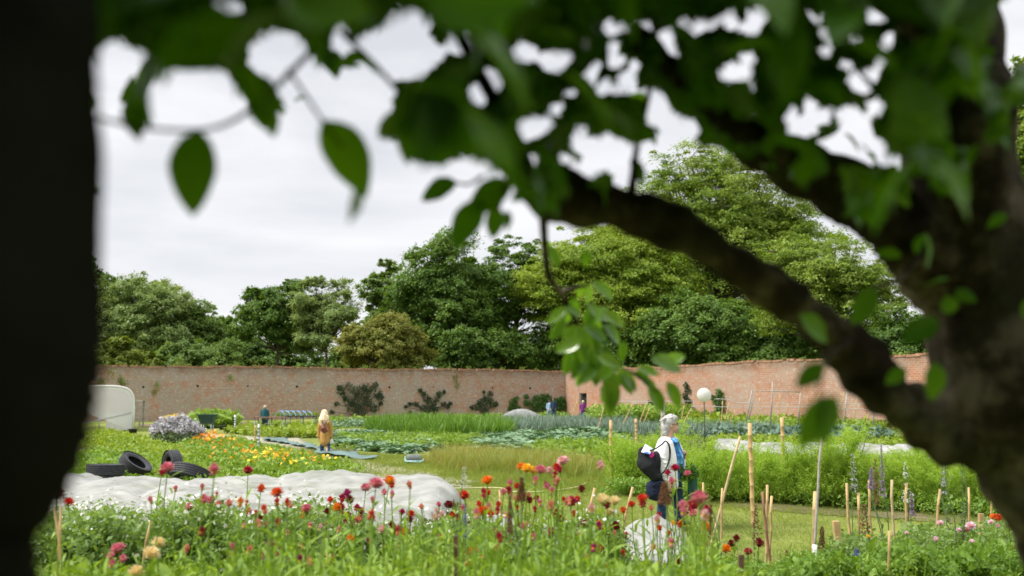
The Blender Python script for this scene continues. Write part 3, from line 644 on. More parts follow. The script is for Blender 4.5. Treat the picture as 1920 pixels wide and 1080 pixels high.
patch('low_ground_plants', 'low green growth between the rows in the middle distance', [(600, 800), (1180, 790), (1700, 800), (1720, 870), (1180, 860), (880, 840), (620, 850)], 5200, TB, .22, M['veg'])
# lawn blades near enough to see
patch('lawn_grass', 'short mown grass of the lawn and paths', [(620, 900), (900, 880), (1180, 905), (1330, 945), (1620, 985), (1640, 1075), (1250, 1075), (900, 1000), (700, 960)], 60000, TGf, .045, M['lawn'], lean=.4)
patch('lawn_grass', 'rougher grass around the paths in the middle distance', [(380, 820), (640, 850), (900, 862), (1200, 880), (1200, 930), (900, 915), (640, 890)], 26000, TGf, .10, M['lawn'], lean=.4)

patch('lawn_edge', 'ragged grass over the bare edge of the asparagus bed', [(1250, 936), (1640, 952), (1900, 974), (1900, 996), (1620, 976), (1450, 962), (1250, 948)], 5000, TGf, .07, M['lawn'], lean=.4)
# cabbages: individual plants
cab0 = None
def cabbages(poly_px, n, smin, smax, label, group, mt, seed):
    global cab0
    poly = gpoly(poly_px); me = None; first = True; protos = []
    for i in range(4):
        mb = MB(); V, Fs = rosette_t(15, seed=seed+i, up=.95); mb.add(V, Fs)
        protos.append(mb.mesh('cabbage_plant')); protos[-1].materials.append(mt)
    arr = np.array(poly); q = sample(poly, n*3); keep = []
    for p in q:
        if all((p[0]-k[0])**2+((p[1]-k[1])*.8)**2 > .45**2 for k in keep): keep.append(p)
        if len(keep) >= n: break
    for i, p in enumerate(keep):
        o = bpy.data.objects.new('cabbage_plant', protos[i % 4]); C.objects.link(o)
        o.location = (p[0], p[1], float(terr(p[0], p[1]))); o.rotation_euler = (RS.uniform(-.15, .15), RS.uniform(-.15, .15), RS.uniform(0, 6)); s = RS.uniform(smin, smax); o.scale = (s, s, s*.95)
        tag(o, label, 'cabbage', group)
cabbages([(625, 815), (700, 812), (800, 828), (835, 847), (740, 852), (640, 840)], 125, 1.0, 1.5, 'blue green leafy cabbage plant in the bed right of the blonde woman', 'cabbages in the bed by the roller', M['cabbage'], 10)
cabbages([(880, 815), (1160, 808), (1180, 835), (1100, 858), (960, 850), (880, 832)], 160, 1.0, 1.5, 'pale blue green cabbage plant in the wide bed in the middle of the garden', 'cabbages in the wide middle bed', M['cabbage'], 30)

# lilac flowering bush
c = G(330, 832); t = thing('lilac_bush', 'wide mound of pale lilac flowers near the polytunnel', 'flowering bush', c)
mb = MB(); fl = MB(); s = F/c[1]; rx = 56/s
p = RS.normal(size=(5200, 3)); p /= np.linalg.norm(p, axis=1)[:, None]; p *= RS.uniform(.5, 1, (5200, 1))**.4*np.array([rx, rx*.8, 50/s]); p = p[p[:, 2] > 0]
p[:, 2] *= 1+.12*np.sin(p[:, 0]*6)*np.cos(p[:, 1]*5)
scatter(mb, LEAFQ, p*.93, frames(p+RS.normal(size=p.shape)*.5), .13*RS.uniform(.6, 1.3, len(p)))
q = p[p[:, 2] > .42*50/s]; q = np.concatenate([q, q*1.03, q*.98]); q = q+RS.normal(0, .04, q.shape)
scatter(fl, TD, q, frames(RS.normal(size=q.shape)), .075*RS.uniform(.6, 1.4, len(q)))
build(mb, 'foliage', M['stem_grey'], t); build(fl, 'flowers', M['f_lilac'], t)
st = MB()
for i in range(14): a = i*.45; tube(st, [(0, 0, -.05), (math.cos(a)*rx*.4, math.sin(a)*rx*.4, .5)], [.02, .01], 5)
build(st, 'stem', M['stem_grey'], t)

# asparagus ferns: individual clumps copied along the bed
FT = []
for i in range(4):
    mb = MB(); V, Fs = fern_t(10, 30, 1.05, seed=40+i); mb.add(V, Fs); me = mb.mesh('asparagus_fern'); me.materials.append(M['fern']); FT.append(me)
ferns = []
for row, (pa, pb) in enumerate((((1185, 937), (1900, 968)), ((1150, 920), (1900, 946)), ((1150, 905), (1900, 925)))):
    ga, gb = G(*pa), G(*pb); n = 26+row*3
    for i in range(n):
        k = (i+RS.uniform(-.35, .35))/n; p = ga*(1-k)+gb*k
        X = proj(p)[0]
        if row == 0 and X < 1300: p = p+np.array([0, 1.4, 0])
        o = bpy.data.objects.new('asparagus_fern', FT[(i*3+row) % 4]); C.objects.link(o); o.location = (p[0], p[1], float(terr(p[0], p[1])))
        p = p+np.array([RS.normal(0, .15), RS.normal(0, .35), 0]); s = (1+.13*math.sin(X*.021+row*2))*RS.uniform(.72, 1.2)*(.98, .84, .70)[row]; o.rotation_euler = (0, 0, RS.uniform(0, 6)); o.scale = (s*1.25, s*1.25, s)
        ferns.append((row, X, o))
for row in range(3):
    L_ = sorted([f for f in ferns if f[0] == row], key=lambda f: f[1])
    for i, (_, X, o) in enumerate(L_):
        tag(o, f'{ordw(i)} feathery green asparagus clump from the left in the {("front", "middle", "back")[row]} row', 'asparagus', 'asparagus ferns beside the lawn')

# ------------------------------------------------------------------ objects in the garden
def blobmesh(mb, name, mt, parent, voxel, smooth=3, loc=None):
    """closed overlapping forms fused into one continuous surface"""
    o = build(mb, name, mt, None)
    rm = o.modifiers.new('r', 'REMESH'); rm.mode = 'VOXEL'; rm.voxel_size = voxel; rm.use_smooth_shade = True
    if smooth: sm = o.modifiers.new('s', 'SMOOTH'); sm.iterations = smooth; sm.factor = .5
    dg = bpy.context.evaluated_depsgraph_get(); dg.update(); me = bpy.data.meshes.new_from_object(o.evaluated_get(dg))
    o.modifiers.clear(); old = o.data; o.data = me; me.name = name; bpy.data.meshes.remove(old)
    me.polygons.foreach_set('use_smooth', np.ones(len(me.polygons), bool))
    if parent is not None: o.parent = parent
    if loc is not None: o.location = loc
    return o
def limb(mb, pts, rad, n=12, flat=1.):
    pts = np.array(pts, float)
    rad = np.array(rad, float)
    tube(mb, pts, rad, n, nsub=4)
    for p, r in ((pts[0], rad[0]), (pts[-1], rad[-1])): ell(mb, p, (r*.98,)*3, 12, 8)
def hand(mb, w, d, up, s=1., curl=.5):
    """palm, four unequal bent fingers and a thumb; w wrist, d finger direction, up = back of the hand"""
    w = np.array(w, float); d = np.array(d, float); d /= np.linalg.norm(d); up = np.array(up, float); up -= d*up.dot(d); up /= np.linalg.norm(up); sd_ = np.cross(d, up)
    Mx = np.stack([d, sd_, up], 1)
    ell(mb, w+d*.045*s, (.055*s, .040*s, .018*s), 10, 7, Mx)
    for i, (o_, L) in enumerate(((-.030, .068), (-.010, .078), (.010, .073), (.029, .056))):
        a = w+(d*.085+sd_*o_)*s; b = a+(d*math.cos(curl)-up*math.sin(curl))*L*.5*s; c_ = b+(d*math.cos(curl*2.2)-up*math.sin(curl*2.2))*L*.5*s
        limb(mb, [a, b, c_], [.0095*s, .0088*s, .0075*s], 7)
    a = w+(d*.02-sd_*.035)*s; b = a+(d*.03-sd_*.03-up*.012)*s; c_ = b+(d*.03-sd_*.006-up*.012)*s
    limb(mb, [a, b, c_], [.012*s, .0105*s, .0085*s], 7)
class Fig:
    def __init__(s, name, label, px, d, feet_py, cat='person'):
        s.px, s.d, s.s = px, d, F/d; g = P(px, feet_py, d); s.o = thing(name, label, cat, g); s.g = g; s.fy = feet_py
    def L(s, px, py, v=0.): return np.array([(px-s.px)/s.s, v, (s.fy-py)/s.s])
skin = mat('skin', (.52, .30, .215), .55, .08, 20, .05)
def cloth(name, c, var=.12, sc_=9, b=.4): return mat(name, c, .85, var, sc_, b, dist=.015, spec=.2)
M['denim'] = cloth('blue_denim', (.025, .052, .105), .35, 14)
M['jacket'] = cloth('white_jacket_cloth', (.76, .76, .76), .06, 5)
def batik():
    m, nt, bs, o = newmat('blue_patterned_top')
    c = ramp(nt, noise(nt, 13, 3, .6), [(.38, (.015, .10, .30)), (.52, (.06, .26, .52)), (.66, (.30, .52, .66))])
    nt.links.new(c, bs.inputs['Base Color']); bs.inputs['Roughness'].default_value = .8; return m
# --- the grey haired woman
fg = Fig('person', 'woman in white jacket and blue patterned top walking with a black shoulder bag', 1258, 14.8, 985)
L = fg.L; root = fg.o
mb = MB()
ell(mb, L(1261, 800), (.088, .074, .112), 18, 12); ell(mb, L(1266, 808), (.066, .056, .070), 14, 9)      # skull, jaw
ell(mb, L(1273.6, 804.5), (.020, .013, .022), 9, 6); ell(mb, L(1274.5, 806), (.012, .012, .010), 8, 6)      # nose
ell(mb, L(1271.5, 811.2), (.014, .026, .009), 9, 6); ell(mb, L(1271, 815.5), (.020, .022, .016), 9, 6)      # lips, chin
ell(mb, L(1270.5, 798), (.016, .045, .010), 9, 6)                                                          # brow
for v in (-.030, .030): ell(mb, L(1270.6, 801, v), (.012, .014, .010), 8, 6)
for v in (-.074, .074): ell(mb, L(1261, 804, v), (.020, .011, .030), 10, 7)                                 # ears
limb(mb, [L(1260, 815), L(1259, 826), L(1258, 838)], [.052, .055, .07])                                     # neck
limb(mb, [L(1258, 842), L(1260, 868), L(1257, 900)], [.12, .13, .14])
limb(mb, [L(1243, 845, -.15), L(1241, 875, -.24), L(1249, 905, -.26)], [.055, .045, .030])
hand(mb, L(1249.5, 906, -.26), (.12, 0, -1), (-.2, -1, 0), 1., .55)
limb(mb, [L(1272, 845, .15), L(1276, 880, .23), L(1285, 863, .05)], [.055, .042, .028])
hand(mb, L(1285, 863, .05), (.35, -.5, .8), (.9, .1, -.3), 1., .8)
limb(mb, [L(1252, 900, -.08), L(1244, 942, -.1), L(1238, 978, -.1)], [.09, .06, .045])
limb(mb, [L(1264, 900, .09), L(1272, 943, .1), L(1277, 978, .1)], [.09, .06, .045])
blobmesh(mb, 'body', skin, root, .0085, 2)
mb = MB()                                                                                                    # hair: short, swept back, uneven
ell(mb, L(1257.5, 796.5), (.104, .090, .105), 20, 14); ell(mb, L(1252, 806), (.075, .082, .085), 16, 10); ell(mb, L(1251, 815), (.048, .066, .05), 12, 8)
ell(mb, L(1265, 790), (.078, .070, .055), 14, 9); ell(mb, L(1261, 785.5), (.055, .06, .032), 12, 8)
for i in range(60):
    a = RS.uniform(.2, 2.9); v = RS.uniform(-.085, .085); rr = .098
    p0 = L(1257, 798, v)+np.array([math.cos(a)*rr*.95, 0, math.sin(a)*rr]); limb(mb, [p0-np.array([0, 0, .008]), p0+np.array([-.03-.02*RS.rand(), RS.uniform(-.01, .01), RS.uniform(-.035, -.012)])], [.009, .004], 6)
hair = mat('grey_hair', (.46, .45, .44), .7, .35, 55, .9); blobmesh(mb, 'hair', hair, root, .008, 2)
mb = MB()
for v in (-.031, .031):
    th = np.linspace(0, 2*PI, 17); tube(mb, np.array([L(1273.2, 800.6, v)+np.array([0, .024*math.cos(a), .018*math.sin(a)]) for a in th]), .0028, 5, cap=False)
tube(mb, [L(1273.4, 800, -.008), L(1273.4, 800, .008)], .0025, 5)
for v in (-.057, .057): tube(mb, [L(1273, 800, v*.95), L(1262, 801.5, v*1.42)], .0028, 5)
build(mb, 'glasses', mat('glasses_frame', (.03, .03, .04), .3), root)
mb = MB()
limb(mb, [L(1263, 838), L(1267, 860), L(1267, 880), L(1265, 896)], [.115, .135, .142, .142]); ell(mb, L(1264, 834, .0), (.10, .15, .05)); ell(mb, L(1271, 862, -.02), (.10, .13, .10))
blobmesh(mb, 'top', batik(), root, .014, 3)
mb = MB()                                                                                                    # jacket: back, near panel, far lapel, sleeves, collar
limb(mb, [L(1249, 838, -.02), L(1246, 860, -.01), L(1247, 885, -.01), L(1249, 906, -.01)], [.12, .150, .150, .145])
limb(mb, [L(1255, 836, -.12), L(1258, 862, -.14), L(1259, 888, -.14), L(1261, 911, -.13)], [.065, .08, .085, .08])
limb(mb, [L(1269, 830, .07), L(1279, 848, .07), L(1284, 868, .07), L(1284, 896, .07)], [.048, .044, .04, .036])
limb(mb, [L(1244, 840, -.15), L(1240, 862, -.23), L(1240.5, 880, -.26), L(1249, 903, -.26)], [.092, .078, .068, .052])
limb(mb, [L(1268, 841, .14), L(1273, 862, .21), L(1277, 880, .22), L(1284, 867, .08)], [.085, .07, .06, .045])
ell(mb, L(1251, 829, .0), (.095, .11, .045)); ell(mb, L(1247, 833, 0), (.08, .12, .05))
for i in range(7): y = 850+i*8; limb(mb, [L(1232+i, y, -.29), L(1243+i, y+3, -.335), L(1249, y-1, -.31)], [.006, .012, .006], 6)
blobmesh(mb, 'jacket', M['jacket'], root, .0125, 2)
mb = MB()
limb(mb, [L(1252, 897, -.08), L(1248, 920, -.09), L(1243, 943, -.1), L(1238, 974, -.1)], [.125, .105, .085, .068])
limb(mb, [L(1264, 897, .09), L(1270, 920, .1), L(1273, 943, .1), L(1277, 974, .1)], [.125, .105, .085, .068]); ell(mb, L(1258, 903), (.155, .18, .10))
for (x, v) in ((1244, -.1), (1273, .1)):
    for k in range(3): limb(mb, [L(x-7, 938+k*6, v-.05), L(x, 941+k*6, v-.09), L(x+6, 938+k*6, v-.05)], [.006, .010, .006], 6)
blobmesh(mb, 'jeans', M['denim'], root, .014, 2)
for (x, v) in ((1239, -.1), (1279, .1)):
    mb = MB(); ell(mb, L(x+3, 982, v), (.125, .048, .035)); ell(mb, L(x-2, 980, v), (.06, .045, .05)); blobmesh(mb, 'shoe', M['plastic_black'], root, .01, 2)
# --- her bags (things she holds)
bagm = cloth('black_nylon', (.018, .019, .022), .3, 6, .6); bag2 = cloth('navy_nylon', (.012, .018, .04), .3, 6, .6)
b = thing('shoulder_bag', 'large black shoulder bag slung behind the grey haired woman', 'bag', P(1213, 905, 14.6))
def LB(px, py, v=0., o=(1213, 905, 14.6)): return np.array([(px-o[0])*o[2]/F, v, (o[1]-py)*o[2]/F])
mb = MB(); limb(mb, [LB(1208, 853, -.05), LB(1215, 872, -.06), LB(1227, 890, -.06)], [.10, .145, .10]); ell(mb, LB(1206, 868, -.05), (.10, .11, .11)); ell(mb, LB(1230, 868, -.05), (.07, .13, .17)); ell(mb, LB(1231, 893, -.05), (.08, .12, .06)); ell(mb, LB(1210, 845, -.05), (.10, .12, .05))
blobmesh(mb, 'bag_body', bagm, b, .016, 2)
mb = MB(); tube(mb, [LB(1212, 848, -.10), LB(1226, 841, -.26), LB(1238, 833, -.24), LB(1246, 828, -.16), LB(1250, 836, -.26), LB(1250.5, 850, -.30), LB(1247, 864, -.36), LB(1238, 882, -.36), LB(1230, 890, -.22)], .0095, 6, nsub=5, flat=1.6); build(mb, 'strap', bagm, b)
pm, pnt, pbs, _ = newmat('printed_leaflet'); pnt.links.new(ramp(pnt, noise(pnt, 9, 2), [(.38, (.04, .06, .40)), (.48, (.12, .30, .60)), (.55, (.75, .76, .80)), (.68, (.72, .74, .80))]), pbs.inputs['Base Color'])
def leaflet(name, label, cat, a, b_, c_, d_, mt, g):
    A = np.array([a, b_, c_, d_]); nrm = np.cross(A[1]-A[0], A[2]-A[0]); nrm /= np.linalg.norm(nrm); mb = MB(); mb.add(np.vstack([A, A+nrm*.012]), np.array([[0, 1, 2, 3], [7, 6, 5, 4], [0, 4, 5, 1], [1, 5, 6, 2], [2, 6, 7, 3], [3, 7, 4, 0]])-0)
    return tag(build(mb, name, mt, None, None, smooth=False), label, cat)
P2 = lambda px, py, v: P(px, py, 14.6+v)
leaflet('leaflet', 'blue and white folded paper sticking out of the black shoulder bag', 'leaflet', P2(1202, 848, -.17), P2(1218, 853, -.2), P2(1224, 842, -.15), P2(1210, 833, -.10), pm, None)
mb = MB(); limb(mb, [P2(1219, 857, -.13), P2(1223, 853, -.13), P2(1222, 848, -.1)], [.03, .035, .02]); tag(blobmesh(mb, 'pink_cloth', mat('magenta_cloth', (.55, .03, .22), .7), None, .01, 2), 'bright pink cloth tucked in the top of the black shoulder bag', 'cloth')
b = thing('duffel_bag', 'navy bag hanging low below the black shoulder bag', 'bag', P(1229, 940, 14.55))
LC = lambda px, py, v=0.: LB(px, py, v, (1229, 940, 14.55))
mb = MB(); limb(mb, [LC(1224, 914), LC(1228, 924), LC(1236, 931)], [.10, .125, .085]); ell(mb, LC(1234, 911), (.10, .10, .09)); ell(mb, LC(1229, 928), (.13, .10, .085)); blobmesh(mb, 'bag_body', bag2, b, .013, 2)
mb = MB(); tube(mb, [LC(1222, 912, -.1), LC(1236, 903, -.14), LC(1248, 908, -.18)], .011, 6, nsub=5); tube(mb, [LC(1222, 920, -.115), LC(1232, 917, -.12), LC(1240, 920, -.09)], .005, 5, nsub=3); build(mb, 'strap', bag2, b)
b = thing('carrier_bag', 'dark green bag held low at the side of the grey haired woman', 'bag', P(1299, 932, 14.75))
LD = lambda px, py, v=0.: LB(px, py, v, (1299, 932, 14.75))
mb = MB(); V = np.array([LD(1287, 932, -.07), LD(1306, 932, -.07), LD(1305, 897, -.05), LD(1289, 897, -.05), LD(1287, 932, .07), LD(1306, 932, .07), LD(1305, 897, .05), LD(1289, 897, .05)])
for a_ in range(9): pass
n_ = 10
for sgn in (-1, 1):
    X, Z = np.meshgrid(np.linspace(0, 1, n_), np.linspace(0, 1, n_), indexing='ij')
    wv = .006*np.sin(X*9+Z*5)+.006*np.cos(Z*12+X*3); xx = (X-.5)*(.155-.03*Z); zz = Z*.275; yy = sgn*(.045+wv)*np.sin(np.clip(X, .02, .98)*PI)**.4
    i = np.arange(n_-1)[:, None]*n_; j = np.arange(n_-1)[None]; f = np.stack([i+j, i+n_+j, i+n_+j+1, i+j+1], -1).reshape(-1, 4); mb.add(np.stack([xx, yy, zz], -1).reshape(-1, 3), f)
build(mb, 'bag_body', mat('dark_green_bag', (.01, .08, .05), .6, .3, 9, .4), b)
mb = MB(); tube(mb, [LD(1291, 898), LD(1291, 886, .02), LD(1299, 882, .02), LD(1303, 898)], .006, 5, nsub=4); build(mb, 'handle', M['plastic_black'], b)
t = thing('leafy_bunch', 'bunch of fresh dark green leaves carried above the green bag', 'bunch of leaves', P(1290, 905, 14.7))
mb = MB(); st = MB()
for i in range(46):
    a = RS.uniform(-1.2, 1.3); l = RS.uniform(.08, .27); e = np.array([math.sin(a)*l, RS.uniform(-.1, .08), abs(math.cos(a))*l*.8+.02]); tube(st, [(0, 0, 0), e*.6+np.array([0, 0, .02]), e], .002, 4, cap=False)
    q = e+RS.normal(0, .02, (5, 3)); scatter(mb, BROAD, q, frames(RS.normal(size=(5, 3))+np.array([0, -.3, .5])), .05*RS.uniform(.7, 1.4, 5))
build(mb, 'leaves', M['climber'], t); build(st, 'stem', M['stem'], t)

# --- blonde woman walking away
fg = Fig('person', 'blonde woman in a mustard coat walking away along the path', 609, 36., 857); L = fg.L; root = fg.o
mb = MB(); ell(mb, L(607, 776.5), (.085, .095, .115)); limb(mb, [L(607, 783), L(607, 790)], [.055, .07])
limb(mb, [L(607, 797), L(607, 815)], [.13, .14]); limb(mb, [L(599, 797), L(596, 811), L(597.5, 822)], [.06, .045, .03]); limb(mb, [L(617, 797), L(620, 811), L(621.5, 821)], [.06, .045, .03])
hand(mb, L(621.5, 821), (.1, .1, -1), (1, 0, 0), 1, .4); hand(mb, L(597.5, 822, -.05), (0, -.1, -1), (-1, 0, 0), 1, .4)
limb(mb, [L(604, 820), L(604, 838), L(604, 851)], [.07, .055, .04]); limb(mb, [L(612, 820), L(614, 837, -.05), L(616, 848, -.25)], [.07, .055, .04]); blobmesh(mb, 'body', skin, root, .014, 2)
mb = MB(); ell(mb, L(606.5, 777), (.125, .125, .15)); limb(mb, [L(606, 781, -.05), L(604.5, 790, -.11), L(604, 797, -.14)], [.13, .15, .09]); limb(mb, [L(611, 784, -.05), L(613, 793, -.1)], [.10, .06])
for i in range(14): x = 599+i; limb(mb, [L(606, 778, -.1), L(x, 789, -.16), L(x-.5+random.random(), 794+random.random()*4, -.18)], [.035, .028, .01], 6)
blobmesh(mb, 'hair', mat('blonde_hair', (.80, .62, .38), .55, .25, 25, .6), root, .018, 1)
mb = MB(); limb(mb, [L(607.5, 793), L(608, 806), L(608.5, 818), L(608.5, 829)], [.135, .14, .17, .185]); ell(mb, L(607, 791), (.19, .11, .07))
limb(mb, [L(600, 794), L(597, 808), L(597.5, 820)], [.085, .07, .06]); limb(mb, [L(616, 794), L(619.5, 808), L(620.5, 819)], [.085, .07, .06])
coatm = cloth('mustard_coat', (.46, .26, .075), .15, 4); blobmesh(mb, 'coat', coatm, root, .02, 2)
mb = MB(); limb(mb, [L(604, 824), L(603.5, 840), L(603.5, 852)], [.095, .075, .055]); limb(mb, [L(612.5, 824), L(615, 838, -.04), L(617, 847, -.22)], [.095, .075, .055]); blobmesh(mb, 'jeans', M['denim'], root, .02, 2)
for q in (L(604, 855, .03), L(618.5, 852, -.30)):
    mb = MB(); ell(mb, q, (.05, .11, .045)); ell(mb, q+np.array([0, -.04, .04]), (.045, .05, .07)); blobmesh(mb, 'shoe', mat('brown_boot', (.06, .025, .015)), root, .015, 2)
fb = thing('backpack', 'small brown leather bag worn on the back of the blonde woman', 'bag', P(607, 812, 35.72)); LE = lambda px, py, v=0.: LB(px, py, v, (607, 812, 35.72))
brown = mat('brown_leather', (.16, .045, .03), .5, .3, 12, .4)
mb = MB(); limb(mb, [LE(606.5, 797), LE(606.5, 803), LE(608, 808)], [.055, .115, .09]); ell(mb, LE(608.5, 808), (.14, .06, .05)); blobmesh(mb, 'bag_body', brown, fb, .018, 2)
mb = MB(); tube(mb, [LE(606, 797), LE(604, 790, -.03), LE(600, 787, .1)], .014, 5, nsub=3); tube(mb, [LE(608, 797), LE(612, 790, -.02), LE(614, 787, .1)], .014, 5, nsub=3); build(mb, 'strap', brown, fb)
mb = MB(); q = P(622.5, 826, 35.9); limb(mb, [q, q+np.array([.02, 0, -.08])], [.05, .04]); tag(blobmesh(mb, 'cotton_gloves', M['paint_white'], None, .015, 1), 'small white thing held in the right hand of the blonde woman', 'glove')

# --- distant people
def figure(label, px, d, feet, H, hairc, topc, botc, lean=0, bag=None, face=0, sit=False, longhair=False, wide=1.):
    fg = Fig('person', label, px, d, feet); root = fg.o; h = H; u = lambda x, z, v=0.: np.array([x, v, z*h])
    mb = MB(); ell(mb, u(lean*.9, .935), (.075, .09, .105)); limb(mb, [u(lean*.8, .87), u(lean*.7, .82)], [.05, .06]); limb(mb, [u(lean*.6, .76), u(0, .55)], [.12, .12])
    if face: ell(mb, u(lean*.9+face*.08, .93), (.02, .015, .02))
    arms = [([u(-.17+lean*.6, .79), u(-.22+lean*.4, .62), u(-.17+lean+.05*face, .50, -.1)]), ([u(.17+lean*.6, .79), u(.22+lean*.4, .62), u(.20+lean+.05*face, .52, -.1)])]
    for a in arms:
        limb(mb, a, [.05, .042, .03]); hand(mb, a[-1], a[-1]-a[-2], (0, -1, .2), 1, .5)
    if sit: legs = [[u(s_*.09, .5), u(s_*.1+.38*(face or 1), .48), u(s_*.1+.42*(face or 1), .25)] for s_ in (-1, 1)]
    else: legs = [[u(-.09, .5), u(-.10, .27), u(-.12, .03, .05)], [u(.09, .5), u(.10, .27), u(.12, .03, -.05)]]
    for l in legs: limb(mb, l, [.08, .058, .042])
    blobmesh(mb, 'body', skin, root, .018, 1)
    mb = MB(); ell(mb, u(lean*.9-face*.025, .95), (.095, .105, .105))
    if longhair: limb(mb, [u(lean*.9-face*.03, .93, .04), u(lean*.8-face*.05, .84, .07)], [.09, .06])
    blobmesh(mb, 'hair', mat('hair', hairc, .7, .25, 20, .3), root, .02, 1)
    mb = MB(); limb(mb, [u(lean*.7, .79), u(lean*.3, .66), u(0, .5)], [.135*wide, .15*wide, .16*wide]); ell(mb, u(lean*.65, .81), (.19*wide, .11, .05))
    for a in arms: limb(mb, [a[0], a[1], a[1]*.3+a[2]*.7], [.075, .062, .05])
    blobmesh(mb, 'top', cloth('top_cloth', topc), root, .02, 1)
    mb = MB(); ell(mb, u(0, .5), (.155*wide, .13, .09))
    for l in legs: limb(mb, [l[0], l[1], l[1]*.12+l[2]*.88], [.10, .08, .062])
    blobmesh(mb, 'trousers', cloth('trouser_cloth', botc), root, .02, 1)
    for l in legs:
        mb = MB(); ell(mb, l[2]+np.array([.04*(face or 0), -.04, -.02]), (.08, .09, .04)); blobmesh(mb, 'shoe', M['plastic_black'], root, .015, 1)
    return fg
figure('person in purple top and blue trousers bending over beans beside the doorway', 1093, 78, 790, 1.6, (.62, .52, .33), (.16, .03, .16), (.04, .10, .28), lean=.05, face=1, longhair=True, wide=1.15)
figure('person in white top and light blue jacket, left of the pair by the corner hedge', 1030, 80, 787, 1.55, (.06, .04, .03), (.28, .42, .58), (.20, .30, .42), lean=.02, face=1)
figure('person in a long navy coat, right one of the pair by the corner hedge', 1038.5, 79, 787, 1.68, (.03, .025, .02), (.025, .04, .08), (.05, .09, .17), lean=-.02, face=-1, wide=1.15)
figure('person in a dark teal top seated behind the table on the left', 496, 58, 808, 1.45, (.50, .44, .38), (.02, .09, .10), (.05, .06, .08), lean=-.03, face=-1, wide=1.2)

# --- polytunnel
d = 58; s = F/d; t = thing('polytunnel', 'translucent white plastic polytunnel against the back wall on the far left', 'polytunnel', P(150, 809, d))
H_, Wd, Ln = 84/s, 92/s, 9.; t.rotation_euler.z = R(22)
def arch(k, w_=1.): a = PI*(1-k); c_, s_ = math.cos(a), math.sin(a); return np.array([math.copysign(abs(c_)**.3, c_)*Wd*w_, 0, max(0, s_)**.3*H_])
prof = np.array([arch(k) for k in np.linspace(0, 1, 41)])
mb = MB(); ny = 14; yy = np.linspace(0, Ln, ny); V = np.array([p*np.array([1, 1, 1-.006*(j % 2)])+np.array([0, y_, 0]) for j, y_ in enumerate(yy) for p in prof])
i = np.arange(ny-1)[:, None]*41; j = np.arange(40)[None]; mb.add(V, np.stack([i+j, i+j+1, i+42+j, i+41+j], -1).reshape(-1, 4))
def plastic(tr_=.10):
    m, nt, bs, o = newmat('polythene'); bs.inputs['Base Color'].default_value = (.86, .87, .90, 1); bs.inputs['Roughness'].default_value = .35
    tr = nt.nodes.new('ShaderNodeBsdfTranslucent'); tr.inputs[0].default_value = (.90, .91, .94, 1); tp = nt.nodes.new('ShaderNodeBsdfTransparent')
    a = nt.nodes.new('ShaderNodeMixShader'); a.inputs[0].default_value = .45; b = nt.nodes.new('ShaderNodeMixShader'); b.inputs[0].default_value = tr_
    nt.links.new(bs.outputs[0], a.inputs[1]); nt.links.new(tr.outputs[0], a.inputs[2]); nt.links.new(a.outputs[0], b.inputs[1]); nt.links.new(tp.outputs[0], b.inputs[2]); nt.links.new(b.outputs[0], o.inputs[0])
    bump(nt, bs, noise(nt, 2, 5), .4, .1); return m
pl = plastic(); build(mb, 'cover', pl, t)
mb = MB(); c_ = np.array([0, -.005, H_*.45]); V = np.vstack([c_, prof*.995+np.array([0, -.005, 0])]); mb.add(V, np.array([[0, k+1, k+2] for k in range(40)])); build(mb, 'end_panel', plastic(.42), t, smooth=False)
for y_ in (-.03, 2.2, 4.4, 6.6, 8.97):
    mb = MB(); tube(mb, prof*1.003+np.array([0, y_, 0]), .045 if y_ > 0 else .07, 6); build(mb, 'hoop', M['paint_white'] if y_ < 0 else M['metal'], t)
mb = MB(); tube(mb, [(Wd*.95, -.06, 1.05), (-.6*Wd, -.06, .05)], .035, 6); tube(mb, [(.35*Wd, -.06, 0), (.35*Wd, -.06, 1.0)], .03, 6); build(mb, 'brace', M['metal'], t)
q = P(222, 806, 59.5); mb = MB(); box(mb, (0, 0, .45), (1.3, .6, .9)); box(mb, (0, 0, .92), (1.4, .7, .05)); tag(build(mb, 'storage_box', M['paint_white'], None, q, smooth=False), 'pale storage box seen through the end of the polytunnel', 'box')
# rack beside the tunnel
t = thing('timber_rack', 'rickety timber rack standing between polytunnel and brick wall', 'rack', P(252, 803, 61)); mb = MB(); s = F/61
for x in (-.25, .3): box(mb, (x, 0, .85), (.08, .08, 1.7)); box(mb, (x, .6, .85), (.08, .08, 1.7))
build(mb, 'post', M['wood_grey'], t, smooth=False); mb = MB()
for z in (.6, 1.2, 1.62): mb = MB(); box(mb, (.02, -.045, z), (.75, .03, .09), jit=.01); build(mb, 'rail', M['wood_grey'], t, smooth=False); sb = MB(); box(sb, (.02, .3, z+.06), (.78, .7, .03), jit=.01); build(sb, 'shelf', M['wood_grey'], t, smooth=False)
def pot(label, px, py, d, wpx, hpx, mt):
    s = F/d; r = wpx/2/s; h = hpx/s; t = thing('plant_pot', label, 'plant pot', P(px, py, d)); mb = MB()
    lathe(mb, [(.01, 0), (r*.82, 0), (r*.97, h*.86), (r*1.04, h*.87), (r*1.04, h), (r*.96, h), (r*.92, h*.8), (.01, h*.78)], 24); build(mb, 'pot', mt, t); return t
pot('low black pot on the grass beside the polytunnel', 249, 812, 56, 16, 8, M['plastic_black'])
pot('squat black pot on the dark sheet right of the green bin', 418, 806, 57, 16, 8, M['plastic_black'])
t = thing('planting_trough', 'dark green trough raised on legs beside the lilac bush', 'trough', P(388, 812, 49)); s = F/49
mb = MB(); V = []; w0, w1, dd_, hh = 11/s, 15/s, .3, .42; zb = .45
